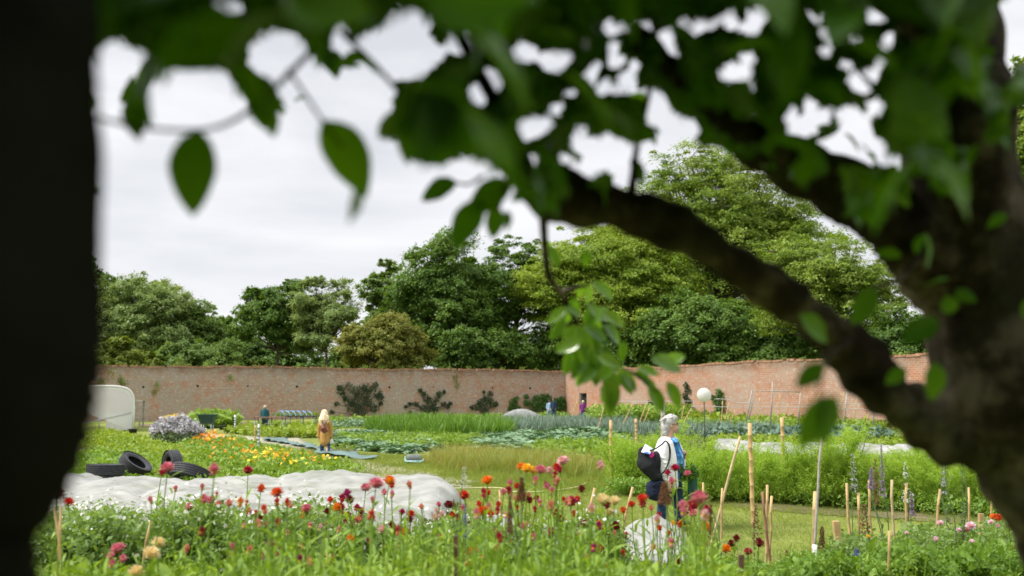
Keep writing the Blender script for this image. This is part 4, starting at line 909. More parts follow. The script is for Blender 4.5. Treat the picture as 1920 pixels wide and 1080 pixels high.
for z, ww in ((zb, w0), (zb+hh, w1)): V += [[-ww, -dd_*ww/w1, z], [ww, -dd_*ww/w1, z], [ww, dd_*ww/w1, z], [-ww, dd_*ww/w1, z]]
mb.add(np.array(V), np.array([[3, 2, 1, 0], [0, 1, 5, 4], [1, 2, 6, 5], [2, 3, 7, 6], [3, 0, 4, 7]])); box(mb, (0, 0, zb+hh+.02), (2*w1+.08, dd_*2+.08, .05)); build(mb, 'tub', M['plastic_green'], t, smooth=False)
for x in (-.22, .24):
    for y_ in (-.18, .18): mb = MB(); tube(mb, [(x, y_, -.05), (x, y_, zb+.02)], .03, 6); build(mb, 'leg', M['metal'], t)
# tables
def table(label, px, py, d, wd, dp, h, mt, legm, tilt=0):
    t = thing('trestle_table', label, 'table', P(px, py, d)); mb = MB(); box(mb, (0, 0, h), (wd, dp, .05), jit=.006); build(mb, 'table_top', mt, t, smooth=False)
    for x in (-.42, 0, .42):
        for y_ in (-.4, .4): mb = MB(); tube(mb, [(x*wd, y_*dp, 0), (x*wd*.96, y_*dp, h-.025)], .03, 6); build(mb, 'leg', legm, t)
    return t
table('long dark topped table in front of the seated person', 506, 812, 56, 1.9, .9, .86, M['wood_red'], M['metal'])
table('long low bench table under the blue hoops', 566, 800, 60, 1.9, .9, .62, M['plastic_black'], M['metal'])
# blue hoop tunnel
t = thing('hoop_tunnel', 'low tunnel of blue hoops on the bench near the back wall', 'hoop tunnel', P(553, 780, 60.2)); t.location.z = P(553, 784, 60)[2]+.0
for k in range(6):
    mb = MB(); x0 = -.9+k*.33; tube(mb, [np.array([x0+.42*math.cos(a)*.9, -.3*math.cos(a), .42*math.sin(a)]) for a in np.linspace(0, PI, 13)], .022, 6); build(mb, 'hoop', M['blue_pipe'], t)
mb = MB(); tube(mb, [(-.9, 0, .42), (.75, 0, .42)], .018, 6); tube(mb, [(-.52, -.27, .1), (1.1, -.27, .1)], .018, 6); build(mb, 'rail', M['blue_pipe'], t)
patch('seedlings', 'yellow green seedlings growing under the blue hoops', [(520, 801), (595, 801), (595, 798), (520, 798)], 160, TB, .3, M['shrub_lime'], lift=.66)
# crates and clutter by the table
q = G(466, 813); mb = MB(); limb(mb, [(-.25, 0, .18), (.05, 0, .22), (.3, .1, .12)], [.2, .22, .14]); ell(mb, (.1, -.1, .3), (.2, .15, .12)); tag(blobmesh(mb, 'compost_sack', M['paint_white'], None, .03, 2, q), 'crumpled white sack on the ground left of the table', 'sack')
q = G(512, 814); mb = MB(); limb(mb, [(-.4, 0, .1), (0, 0, .18), (.45, .1, .08)], [.12, .17, .1]); tag(blobmesh(mb, 'folded_sheet', M['tarp_dark'], None, .03, 2, q), 'dark folded sheet heaped under the right end of the table', 'sheet')
def clothsheet(name, label, cat, poly_px, mt, h, seed, fold=1., step=.07):
    poly = np.array(gpoly(poly_px)); lo = poly.min(0); hi = poly.max(0); rs = np.random.RandomState(seed); ph = rs.uniform(0, 6, 6)
    step = max(step, (hi-lo).max()/160)
    def zf(x, y):
        a = .5+.5*np.sin(x*1.9*fold+ph[0]+.8*np.sin(y*1.3+ph[1])); b = .5+.5*np.sin(y*2.7*fold+ph[2]+1.3*np.sin(x*1.1+ph[3])); c_ = np.abs(np.sin(x*4.1*fold+y*2.9+ph[4]))
        return terr(x, y)+.05+h*(.45*a+.35*b+.2*c_)**1.5
    V, f = sheet(np.arange(lo[0], hi[0]+step, step), np.arange(lo[1], hi[1]+step, step), zf); c_ = V[f].mean(1)
    k = inpoly(c_[:, 0]+.06*np.sin(c_[:, 1]*7), c_[:, 1]+.06*np.sin(c_[:, 0]*6), poly); o = build(MB().add(V, f[k]), name, mt); m_ = o.modifiers.new('thickness', 'SOLIDIFY'); m_.thickness = .01
    return tag(o, label, cat)
clothsheet('tarpaulin', 'crumpled blue green tarpaulin beside the feet of the blonde woman', 'tarpaulin', [(600, 850), (640, 853), (706, 860), (700, 864), (650, 862), (625, 859), (590, 853)], M['tarp'], .16, 3, 1.2)
clothsheet('tarpaulin', 'long pale narrow blue sheet trailing along the path behind the post', 'tarpaulin', [(495, 824), (530, 827), (590, 839), (603, 847), (590, 847), (540, 834), (495, 828)], M['tarp'], .16, 5, 1.2)
clothsheet('ground_sheet', 'flat dark ground sheet below the back wall near the tables', 'ground sheet', [(428, 800), (560, 797), (600, 799), (600, 806), (520, 810), (425, 808)], M['tarp_dark'], .08, 7, .6)
clothsheet('ground_sheet', 'thin pale sheet lying between the beds right of the blonde woman', 'ground sheet', [(625, 808), (700, 806), (700, 812), (640, 814)], M['path'], .08, 9, .6)
clothsheet('covered_heap', 'grey sheeted heap left of the corner hedge', 'heap', [(944, 786), (1010, 786), (1012, 790), (944, 790)], M['stone'], .3, 11, .5)
q = G(978, 790); mb = MB()
for i in range(9): a = i*.7; ell(mb, (-1.1+i*.28, .2*math.sin(a), .05+.32*math.sin(.35+i*.33)), (.5, .5, .42+.18*math.sin(.3+i*.32)), 12, 8)
o = blobmesh(mb, 'rubble_mound', M['stone'], None, .06, 3, q); tag(o, 'low rounded grey mound in front of the dark hedge at the back wall', 'mound')

# --- tyres
def tyre(label, loc, R0, wd, rot):
    t = thing('tyre', label, 'tyre', loc, 'old tyres by the white fleece'); Ri = R0*.60; h = wd/2
    outer = [(R0*.97, -h*.86)]
    for k in range(5):
        a = -h*.80+k*h*.4; outer += [(R0*.995, a), (R0, a+.01), (R0, a+h*.3), (R0*.995, a+h*.31), (R0*.955, a+h*.33), (R0*.955, a+h*.38)]
    outer = outer[:-2]+[(R0*.97, h*.86)]
    prof = outer+[(R0*.90, h), (R0*.78, h*1.03), (R0*.68, h*.92), (Ri, h*.74), (Ri, h*.66), (R0*.66, h*.74), (R0*.80, h*.86), (R0*.90, h*.6), (R0*.915, 0), (R0*.90, -h*.6), (R0*.80, -h*.86), (R0*.66, -h*.74), (Ri, -h*.66), (Ri, -h*.74), (R0*.68, -h*.92), (R0*.78, -h*1.03), (R0*.90, -h)]
    mb = MB(); lathe(mb, prof, 56, closed=True); o = build(mb, 'carcass', M['rubber'], t); t.rotation_euler = rot
    mb = MB()
    for sg in (-1, 1): lathe(mb, [(R0*.99, sg*h*.80), (R0*.975, sg*h*.9), (R0*.93, sg*h*.99)], 56)
    o.data.polygons.foreach_set('use_smooth', np.zeros(len(o.data.polygons), bool)); return t
g0 = G(193, 912); D0 = g0[1]
tyre('bottom tyre of the stack of two, lying flat beside the fleece', g0+np.array([0, 0, .12]), .41, .235, (.03, 0, 0))
tyre('top tyre of the stack of two, lying flat on the lower one', g0+np.array([.04, 0, .355]), .405, .225, (0, .02, 1))
tyre('tyre leaning against the right of the stack of two', G(238, 905)+np.array([.04, .35, .38]), .38, .22, (R(6), R(36), 0))
tyre('upright tyre leaning left with its opening to the camera', G(318, 908)+np.array([-.05, .3, .37]), .38, .24, (R(90), R(22), R(-52)))
tyre('tyre lying tilted on its side right of the upright leaning one', G(357, 908)+np.array([.03, -.1, .21]), .45, .25, (R(-16), R(20), .4))

# --- white fleece covers
def fleece(label, poly_px, h, seed, sx=1., hoop=1.6, edge=.5):
    poly = np.array(gpoly(poly_px)); lo = poly.min(0); hi = poly.max(0); rs = np.random.RandomState(seed); ph = rs.uniform(0, 6, 8); step = max(.05, (hi-lo).max()/170)
    n = len(poly)
    def edist(x, y):
        d = np.full(x.shape, 9.)
        for i in range(n):
            a = poly[i]; b = poly[(i+1) % n]; ab = b-a; tt = np.clip(((x-a[0])*ab[0]+(y-a[1])*ab[1])/(ab@ab), 0, 1); d = np.minimum(d, np.hypot(x-a[0]-tt*ab[0], y-a[1]-tt*ab[1]))
        return d
    def zf(x, y):
        wx = x+.35*np.sin(y*.8+ph[0])+.12*y; a = np.abs(np.cos(wx*PI/hoop+ph[1]+.9*np.sin(y*.45+ph[2])+.4*np.sin(x*.8)))**.5*(.6+.3*np.sin(y*.7+x*.9+ph[6]))+.2*(.5+.5*np.sin(y*1.1+x*.9+ph[3]))
        wr_ = .035*np.abs(np.sin(x*2.3+y*6.1+2.5*np.sin(x*1.1+y*.7)+ph[6]))**.6+.06*np.abs(np.sin(x*5.3+y*2.2+ph[4]+np.sin(y*3)))+.03*np.abs(np.sin(y*7.7-x*3.1+ph[5]+2*np.sin(x*1.7)))+.014*np.sin(x*17+y*9+3*np.sin(y*4))
        e = np.clip(edist(x, y)/edge, 0, 1); e = np.sqrt(1-(1-e)**2)
        ins = inpoly(x, y, poly); e = np.where(ins, e, 0)
        return terr(x, y)+.03+(h*(.30+.85*a)+wr_*min(1, h*2.5))*e
    V, f = sheet(np.arange(lo[0], hi[0]+step, step), np.arange(lo[1], hi[1]+step, step), zf); c_ = V[f].mean(1)
    k = inpoly(c_[:, 0]+.05*np.sin(c_[:, 1]*5), c_[:, 1]+.05*np.sin(c_[:, 0]*4), poly)
    o = build(MB().add(V, f[k]), 'crop_fleece', M['fleece']); return tag(o, label, 'fleece cover')
fleece('long humped white fleece over a bed in front of the tyres', [(20, 1010), (90, 918), (280, 915), (560, 912), (700, 910), (840, 915), (868, 945), (780, 1000), (560, 1010), (300, 1015)], .25, 21, hoop=1.9, edge=.5)
fleece('rounded white fleece hump among the strawflowers beside the woman', [(1120, 1060), (1165, 1010), (1245, 1003), (1290, 1020), (1330, 1075), (1300, 1200), (1110, 1190)], .27, 23, hoop=.9, edge=.35)
fleece('thin crumpled white fleece strip beyond the asparagus', [(1335, 842), (1460, 850), (1600, 852), (1760, 858), (1760, 866), (1600, 860), (1460, 858), (1340, 850)], .30, 25, hoop=1.1, edge=.3)
fleece('thin white fleece low in the gap of the strawflowers left of the brown seedhead', [(880, 1000), (960, 985), (985, 1000), (985, 1060), (880, 1060)], .2, 27, hoop=.9, edge=.3)

# --- garden roller
q = G(776, 869); s = F/q[1]; t = thing('garden_roller', 'small iron lawn roller with a pale blue frame on the grass', 'roller', q, rz=.12); r = 8.2/s; wd = 26/s
mb = MB(); Mx = np.array([[0, 0, 1], [0, 1, 0], [-1, 0, 0]]); lathe(mb, [(.02, -wd/2), (r*.94, -wd/2), (r, -wd/2+.02), (r, wd/2-.02), (r*.94, wd/2), (.02, wd/2)], 32, Mx, (0, 0, r)); build(mb, 'drum', M['roller'], t)
mb = MB(); w2 = wd/2+.05; tube(mb, [(-w2, 0, r), (-w2, -r*1.7, .08), (w2+.02, -r*1.7, .08), (w2, 0, r)], .028, 6); tube(mb, [(-w2, 0, r), (-w2, r*.4, r*1.5)], .025, 6)
tube(mb, [(-w2, -r*1.7, .08), (.15, -r*2.9, .05)], .025, 6); tube(mb, [(w2, -r*1.7, .08), (.15, -r*2.9, .05)], .025, 6); build(mb, 'frame', M['rollerframe'], t)
# --- round white sign
q = P(1322, 820, 30); t = thing('round_sign', 'blank round white sign on a thin black pole beyond the asparagus', 'sign', q); gz = float(terr(q[0], 30))-q[2]
mb = MB(); lathe(mb, [(.001, -.012), (.205, -.012), (.212, 0), (.205, .012), (.001, .012)], 48, np.array([[1, 0, 0], [0, 0, -1], [0, 1, 0]]), (0, 0, 78/F*30)); build(mb, 'disc', mat('sign_face', (.72, .70, .69), .5, .05, 9, .05), t)
mb = MB(); tube(mb, [(0, .02, gz-.1), (0, .02, 80/F*30)], .016, 8); build(mb, 'pole', M['pole_dark'], t)
# --- hose
def groundline(pp, off=.03): return [G(*q_)+np.array([0, 0, off]) for q_ in pp]
mb = MB(); tube(mb, groundline([(822, 916), (860, 918), (905, 917), (940, 918), (958, 924), (1000, 925), (1050, 921), (1085, 915), (1100, 907)]), .014, 6, nsub=6); tag(build(mb, 'garden_hose', M['hose']), 'pale yellow hose lying across the lawn behind the strawflowers', 'hose')

# --- stakes, canes and posts
def stake(name, label, cat, tx, ty, bx, by, wpx, d, mt, n=8, group='stakes and canes stuck in the beds', dn=None, square=False):
    top = P(tx, ty, d); dirv = P(bx, by, d)-top; dirv /= abs(dirv[2])
    bz = terr(top[0], d)-.15 if dn is None else P(bx, by, d)[2]; L_ = top[2]-bz; dv = dirv*L_; r = wpx/2/F*d
    loc = top+dv; mb = MB()
    if square:
        v = []; 
        for p in (np.zeros(3), -dv): v += [p+np.array([a*r, b_*r, 0]) for a, b_ in ((-1, -1), (1, -1), (1, 1), (-1, 1))]
        mb.add(np.array(v), np.array([[0, 3, 2, 1], [4, 5, 6, 7], [0, 1, 5, 4], [1, 2, 6, 5], [2, 3, 7, 6], [3, 0, 4, 7]]))
        o = build(mb, name, mt, None, loc, smooth=False)
    else:
        k = 9; pts = [(-dv)*(i/k)+RS.normal(0, .0025, 3) for i in range(k+1)]; rr = []; P2_ = []
        for i, p in enumerate(pts): P2_ += [p, p+(-dv)*.004, p+(-dv)*.008]; rr += [r, r*1.10, r]
        P2_ = P2_[:-2]; rr = rr[:-2]; tube(mb, P2_, rr, n); o = build(mb, name, mt, None, loc)
    return tag(o, label, cat, group)
W = M
stake('leaning_cane', 'long pale cane leaning right over the lawn, right of the walking woman', 'cane', 1387, 818, 1337, 1007, 5, 9, W['wood_pale'])
stake('wooden_stake', 'tallest square bamboo coloured stake standing in front of the asparagus', 'stake', 1406, 793, 1411, 947, 8, 15, W['bamboo'])
stake('wooden_stake', 'yellowish stake rising behind the asparagus left of the big blurred leaf', 'stake', 1466, 783, 1468, 855, 7, 21, W['bamboo'])
stake('bamboo_cane', 'short cane just right of the dark green bag', 'cane', 1318, 905, 1319, 932, 4, 12, W['bamboo'])
stake('bamboo_cane', 'thin upright cane crossed by the long leaning one', 'cane', 1354, 915, 1352, 1017, 4, 8, W['bamboo'])
stake('reddish_cane', 'reddish brown leaning cane left of the pair of yellow canes', 'cane', 1430, 922, 1445, 1072, 5, 6, W['wood_red'])
stake('bamboo_cane', 'taller of the two yellow canes beside the reddish one', 'cane', 1438, 907, 1437, 1030, 5, 7, W['bamboo'])
stake('bamboo_cane', 'shorter of the two yellow canes beside the reddish one', 'cane', 1447, 930, 1443, 1033, 5, 6.5, W['bamboo'])
stake('grey_cane', 'long grey cane rising from the white based stake to the big blurred leaf', 'cane', 1541, 820, 1524, 1060, 5, 6, W['wood_grey'])
stake('wooden_stake', 'yellow flat stake crossed by the long grey cane', 'stake', 1529, 922, 1526, 1027, 9, 6.2, W['bamboo'])
stake('white_tube', 'white painted tube stump at the foot of the grey cane', 'tube', 1527, 1020, 1526, 1067, 9, 5.7, W['paint_white'])
stake('wooden_peg', 'thick square leaning peg on the lawn edge right of the grey cane', 'stake', 1567, 977, 1577, 1063, 11, 6.5, W['bamboo'], square=True)
for i, (a, b_, c_, e, w_, m_) in enumerate([(1587, 906, 1593, 1047, 5, 'bamboo'), (1610, 925, 1610, 975, 5, 'bamboo'), (1629, 900, 1634, 1050, 5, 'bamboo'), (1671, 900, 1677, 1010, 5, 'wood_pale'), (1698, 905, 1701, 1017, 5, 'bamboo'), (1764, 917, 1753, 1000, 5, 'bamboo'), (1817, 913, 1818, 983, 4, 'bamboo'), (1859, 922, 1858, 967, 4, 'bamboo')]):
    stake('bamboo_cane', f'{ordw(i)} from the left of the eight thin canes in the right hand flower bed', 'cane', a, b_, c_, e, w_, 7, W[m_], group='thin canes in the right hand flower bed')
stake('wooden_peg', 'short thick peg among the pink and white flowers on the right', 'stake', 1839, 963, 1840, 1000, 8, 6.5, W['bamboo'], square=True)
stake('bamboo_cane', 'cane at the bottom of the picture in front of the right leafy bed', 'cane', 1667, 997, 1666, 1080, 5, 5, W['bamboo'])
stake('wooden_peg', 'dark square peg at the bottom right of the orange strawflowers', 'stake', 1390, 1040, 1389, 1080, 9, 4.5, W['seed'], square=True)
stake('bamboo_post', 'tall bamboo post standing on the lawn left of the walking woman', 'post', 1145, 788, 1147, 907, 6, 21, W['bamboo'])
stake('bamboo_post', 'short bamboo post in the leek bed above the woman\'s bag', 'post', 1192, 785, 1193, 822, 5, 38, W['bamboo'])
stake('wooden_post', 'weathered grey post rising behind the head of the walking woman', 'post', 1243, 757, 1243, 830, 8, 18, W['wood_grey'])
for i, (a, b_, c_, e, w_, d_) in enumerate([(104, 955, 118, 1075, 5, 3.6), (116, 950, 105, 1075, 5, 3.7), (283, 977, 272, 1035, 5, 5), (612, 1010, 613, 1040, 5, 4), (938, 917, 941, 985, 5, 6), (1116, 915, 1106, 960, 5, 7), (1187, 913, 1178, 950, 5, 8)]):
    stake('bamboo_cane', f'{ordw(i)} from the left of the short canes standing among the strawflowers', 'cane', a, b_, c_, e, w_, d_, W['bamboo'], group='canes among the strawflowers')
stake('wooden_peg', 'mossy square peg top among the strawflowers left of centre', 'stake', 857, 1005, 857, 1040, 11, 3.4, W['seed'], square=True)
stake('metal_post', 'pale metal post standing by the orange flowers', 'post', 486, 795, 484, 845, 4.5, 38, W['metal'])
stake('bamboo_post', 'yellow stake beside the pale metal post', 'post', 479, 797, 477, 836, 3, 41, W['bamboo'])
stake('metal_post', 'grey post at the edge of the dark sheet near the back wall', 'post', 441, 778, 441, 806, 4, 56, W['metal'])
# bean frame on the right
t = thing('bean_trellis', 'pale timber and rope bean frame in front of the right wall', 'bean frame', G(1500, 806)); o0 = np.array(t.location)
dfr = 57
for (a, b_, c_, e, w_) in [(1410, 732, 1398, 790, 4), (1415, 732, 1403, 790, 3), (1449, 715, 1444, 796, 4), (1501, 735, 1496, 798, 4), (1589, 733, 1580, 803, 4.5), (1640, 735, 1636, 806, 4)]:
    mb = MB(); tube(mb, [P(a, b_, dfr)-o0, P(c_, e+6, dfr)-o0], w_*.36/F*dfr, 6); build(mb, 'post', M['wood_grey'], t)
mb = MB(); tube(mb, [P(1410, 732, dfr)-o0, P(1500, 735, dfr)-o0], .03, 6); build(mb, 'rail', M['wood_grey'], t)
for pp in ([(1340, 748), (1365, 749), (1385, 755), (1445, 756), (1500, 757), (1640, 758)], [(1296, 762), (1330, 762), (1400, 764), (1500, 763), (1640, 768), (1690, 770)], [(1150, 752), (1200, 753), (1300, 752)]):
    mb = MB(); tube(mb, [P(a, b_, dfr)-o0 for a, b_ in pp], .018, 5, nsub=3); build(mb, 'rope', M['rope'], t)
canes = [(1186, 757, 1170, 792), (1210, 762, 1198, 796), (1218, 765, 1206, 796), (1283, 760, 1276, 795), (1297, 765, 1279, 798), (1355, 752, 1353, 790), (1368, 755, 1358, 794), (1364, 762, 1372, 792), (1378, 770, 1368, 794), (1425, 745, 1420, 790), (1463, 740, 1458, 790), (1538, 735, 1518, 790), (1583, 735, 1563, 808), (1560, 745, 1548, 800), (1478, 758, 1466, 798), (1630, 770, 1620, 812), (1608, 745, 1598, 800), (1136, 752, 1125, 790), (1082, 752, 1072, 785)]
for i, (a, b_, c_, e) in enumerate(sorted(canes)):
    stake('bean_cane', f'{ordw(i)} from the left of the slanting thin bean canes in front of the right wall', 'cane', a, b_, c_, e, 1.9, dfr+1 if a > 1100 else 74, W['bamboo'], group='bean canes in front of the right wall')
patch('weeds', 'weedy growth along the foot of the asparagus bed', [(1160, 930), (1300, 938), (1640, 958), (1900, 975), (1900, 966), (1640, 950), (1300, 932), (1170, 922)], 900, TBf, .34, M['lowleaf'])
q = G(1178, 913); t = thing('white_flower_clump', 'small clump of whitish flowers on the lawn left of the woman\'s bags', 'flower clump', q); mb = MB(); fl = MB(); scatter(mb, TBf[0], np.zeros((3, 3)), zrot(3), np.array([.3, .28, .32])); pp = RS.normal(0, .10, (130, 3))*np.array([1, 1, .4])+np.array([0, 0, .22]); scatter(fl, TD, pp, frames(RS.normal(size=pp.shape)+np.array([0, 0, 1])), .022); build(mb, 'foliage', M['stem_grey'], t); build(fl, 'flowers', M['f_white'], t)

# ------------------------------------------------------------------ foreground flower bed
def petals(mb, n, r, tilt, L, W, z=0, seed=0):
    rs = np.random.RandomState(seed); a = np.arange(n)*2*PI/n+rs.uniform(0, .2, n)+seed; e = tilt+rs.uniform(-.12, .12, n)
    ax = np.stack([np.cos(a)*np.cos(e), np.sin(a)*np.cos(e), np.sin(e)], 1); nr = np.stack([-np.cos(a)*np.sin(e), -np.sin(a)*np.sin(e), np.cos(e)], 1)
    T = leaf_template(1, W/L*1.3, 3, .25, -.25); scatter(mb, T, ax*r+np.array([0, 0, z]), np.stack([ax, np.cross(nr, ax), nr], 2), L*rs.uniform(.85, 1.1, n))
def head(kind, seed):
    """strawflower head, about 4.4 cm across when open: rings of papery bracts round a domed centre"""
    a = MB(); c = MB()
    if kind == 'open':
        for i, (n, t_, L_, z) in enumerate(((16, -.05, .0185, 0), (16, .25, .0185, .0015), (14, .52, .017, .003), (12, .85, .0135, .005))): petals(a, n, .0045, t_, L_, .0062, z, seed+i)
        petals(a, 12, .002, -.5, .011, .006, -.002, seed+9); ell(c, (0, 0, .006), (.0085, .0085, .0055), 12, 8)
    elif kind == 'half':
        for i, (n, t_, L_, z) in enumerate(((13, .35, .0155, 0), (13, .72, .015, .001), (11, 1.02, .0145, .003), (8, 1.3, .013, .004))): petals(a, n, .003, t_, L_, .0062, z, seed+i)
        petals(a, 11, .002, -.2, .010, .006, -.002, seed+9); ell(c, (0, 0, .006), (.006, .006, .007), 10, 7)
    else:
        for i, (n, t_, L_, z) in enumerate(((10, .85, .0115, 0), (9, 1.1, .012, .001), (7, 1.35, .0125, .002))): petals(a, n, .0025, t_, L_, .006, z, seed+i)
        ell(c, (0, 0, .004), (.0045, .0045, .007), 10, 7)
    ell(a, (0, 0, 0), (.0045, .0045, .0045), 8, 6)
    return a, c
COL = {'crimson': [(.20, .005, .025), (.40, .010, .055), (.56, .04, .11)], 'red': [(.38, .012, .012), (.60, .04, .022), (.72, .12, .06)], 'pink': [(.42, .06, .14), (.64, .20, .28), (.76, .46, .50)],
       'pale pink': [(.58, .26, .30), (.72, .46, .47), (.82, .66, .64)], 'magenta': [(.16, .004, .07), (.32, .01, .13), (.46, .05, .20)], 'orange': [(.58, .09, .01), (.78, .24, .01), (.85, .42, .04)],
       'yellow': [(.70, .36, .02), (.85, .55, .03), (.88, .70, .15)], 'cream': [(.70, .58, .26), (.80, .72, .42), (.86, .82, .58)], 'salmon': [(.50, .13, .10), (.68, .27, .20), (.78, .45, .35)], 'dark red': [(.08, .008, .012), (.18, .015, .02), (.28, .05, .05)],
       'pinkish white': [(.68, .42, .55), (.80, .64, .72), (.84, .80, .80)], 'orange red': [(.45, .03, .01), (.66, .10, .02), (.78, .24, .05)]}
FM = {k: leafmat('bract_'+k.replace(' ', '_'), v, .3, 40, .5, .35, (1.2, 1, .9)) for k, v in COL.items()}
CM = {'a': mat('flower_centre_yellow', (.62, .36, .03), .9, .3, 200, .6, dist=.001), 'b': mat('flower_centre_orange', (.50, .13, .02), .9, .3, 200, .6, dist=.001)}
HM = {}
for kd in ('open', 'half', 'bud'):
    for sd_ in range(2):
        a, c = head(kd, sd_*3+1); HM[kd, sd_] = (a.mesh('bracts'), c.mesh('centre'))
HC = {}
def headobj(kd, sd_, col, parent, loc, rot, sc_):
    key = (kd, sd_, col)
    if key not in HC:
        a, c = HM[kd, sd_]; a = a.copy(); c = c.copy(); a.materials.clear(); c.materials.clear(); a.materials.append(FM[col]); c.materials.append(CM['a' if col in ('yellow', 'orange', 'cream', 'pink', 'pale pink') else 'b']); HC[key] = (a, c)
    a, c = HC[key]; o = bpy.data.objects.new('flower_head', a); C.objects.link(o); o.parent = parent; o.location = Vector(loc); o.rotation_euler = rot; o.scale = (sc_,)*3
    k = bpy.data.objects.new('centre', c); C.objects.link(k); k.parent = o; return o
flowers = '''314 880 25 pink o|303 889 14 crimson h|402 886 22 pink h|465 884 18 crimson o|489 920 16 orange_red h|520 927 24 orange_red o|520 945 12 red b|538 946 12 red b|329 920 10 pink b|379 917 11 pink b|284 942 12 pink b
355 953 18 pink o|384 940 17 pink h|394 941 14 pink h|410 948 12 salmon h|431 946 13 salmon h|406 929 8 pink b|461 945 9 pink b|128 944 20 red o|108 932 28 dark_red o|222 1032 26 pink o|208 1047 16 pink h|228 1051 15 pink h|208 1062 14 pink b|237 1068 14 salmon h|295 1022 27 cream o|282 1041 30 cream o|255 1077 30 cream o|328 1019 17 yellow o|317 1026 12 orange h|377 1002 15 dark_red b|349 1034 13 salmon b
510 1025 24 magenta o|494 1045 14 pink b|440 1030 14 pink b|431 1045 11 pink b|521 1040 13 magenta b|574 957 21 pink o|652 930 17 magenta h|657 940 15 dark_red h|641 936 13 crimson h|637 954 19 crimson o|640 966 9 pink b|686 917 19 pink o|705 910 27 pink o|730 904 22 orange o|735 912 12 red h|721 926 12 pink h|734 931 12 pink b|699 941 11 pink b|769 914 13 salmon b|770 967 18 red o|769 978 14 dark_red h
869 931 20 red o|841 949 18 dark_red o|850 968 13 red h|753 1003 21 orange o|761 999 14 red h|716 996 15 pale_pink h|746 1027 10 dark_red b|690 1065 16 red o|563 1024 16 yellow o|561 1054 14 magenta b|540 1032 10 pink b|539 1003 10 pink b|582 989 10 pink b|634 997 10 pink b|598 993 11 pale_pink b|613 962 13 dark_red h|886 1038 24 orange o|881 1061 24 orange o|892 1021 14 pink h|778 1031 10 pink b|817 974 16 pale_pink h|830 969 12 pale_pink b|568 970 13 yellow h
914 903 20 orange o|977 877 17 orange o|988 881 21 yellow o|999 884 18 yellow o|1013 884 22 pink o|1029 885 14 pale_pink h|1043 878 14 red h|1051 884 15 crimson h|1056 867 22 pale_pink o|1039 893 10 crimson b|1125 876 16 pale_pink h|1028 915 14 pink h|1033 925 13 pink b|1091 921 15 dark_red h|916 926 13 red h|907 933 13 salmon h|983 936 19 crimson o|993 941 12 crimson h|1007 937 12 crimson h|900 948 12 red h|906 961 23 orange_red o|919 953 11 pink b|935 949 12 red h|1071 944 25 crimson o|1039 963 15 crimson h|1052 975 18 crimson o|1076 966 10 red b|1095 984 17 crimson o
1125 990 13 magenta b|1130 940 25 cream o|1152 942 22 cream o|1139 950 16 dark_red h|1109 956 18 cream o|1139 963 22 cream o|1185 948 15 red o|1206 938 22 red o|1206 949 15 crimson h|1170 960 13 orange_red h|1266 880 18 crimson o|1252 890 13 crimson h|1289 890 15 pink o|1281 953 19 pink h|1281 965 15 pink b|1260 906 15 pink h|1112 1032 14 magenta b|929 1000 13 pink h|893 1021 14 pink h|1060 1012 10 red b|916 1066 14 pink h|957 1022 10 crimson b|1153 1004 10 pink b|1237 992 10 orange_red h|1253 1002 10 orange h|1261 983 9 yellow h
1311 938 32 pink o|1300 949 20 crimson h|1301 966 20 pink o|1325 961 17 crimson h|1318 969 16 pale_pink b|1360 1032 20 orange o|1380 1013 14 dark_red h|1372 1022 13 dark_red h|1403 1036 15 crimson o|1423 1021 20 dark_red o|1342 1066 13 orange_red h|1371 1071 12 orange_red h|1084 996 9 crimson b|970 955 8 red b|1003 958 10 crimson b|870 985 9 pink b|905 1045 10 salmon b|660 985 9 salmon b|700 975 10 pink b|480 965 9 red b|455 990 10 pink b|500 985 10 pink h|410 985 9 salmon b
620 1050 11 pink b|820 1040 11 salmon b|1000 1010 11 pink b|1020 1035 10 crimson b|1100 1050 11 pink b|1170 1040 10 red b|940 1058 12 orange h|800 1068 12 pink b'''
rs = np.random.RandomState(77)
for _ in range(115):
    flowers += '|%d %d %d %s %s' % (rs.uniform(440, 1330), rs.uniform(940, 1070), rs.uniform(9, 17), rs.choice(['pink', 'crimson', 'salmon', 'magenta', 'red', 'pale_pink', 'dark_red', 'orange']), rs.choice(['b', 'h', 'h']))
for _ in range(18):
    flowers += '|%d %d %d %s %s' % (rs.uniform(900, 1110), rs.uniform(895, 965), rs.uniform(9, 14), rs.choice(['pink', 'crimson', 'salmon', 'red']), rs.choice(['b', 'h']))
FL = []
for it in flowers.replace('\n', '|').split('|'):
    x, y, s_, c_, k_ = it.split(); FL.append([float(x), float(y), float(s_), c_.replace('_', ' '), {'o': 'open', 'h': 'half', 'b': 'bud'}[k_]])
TRUE = {'open': .056, 'half': .040, 'bud': .026}
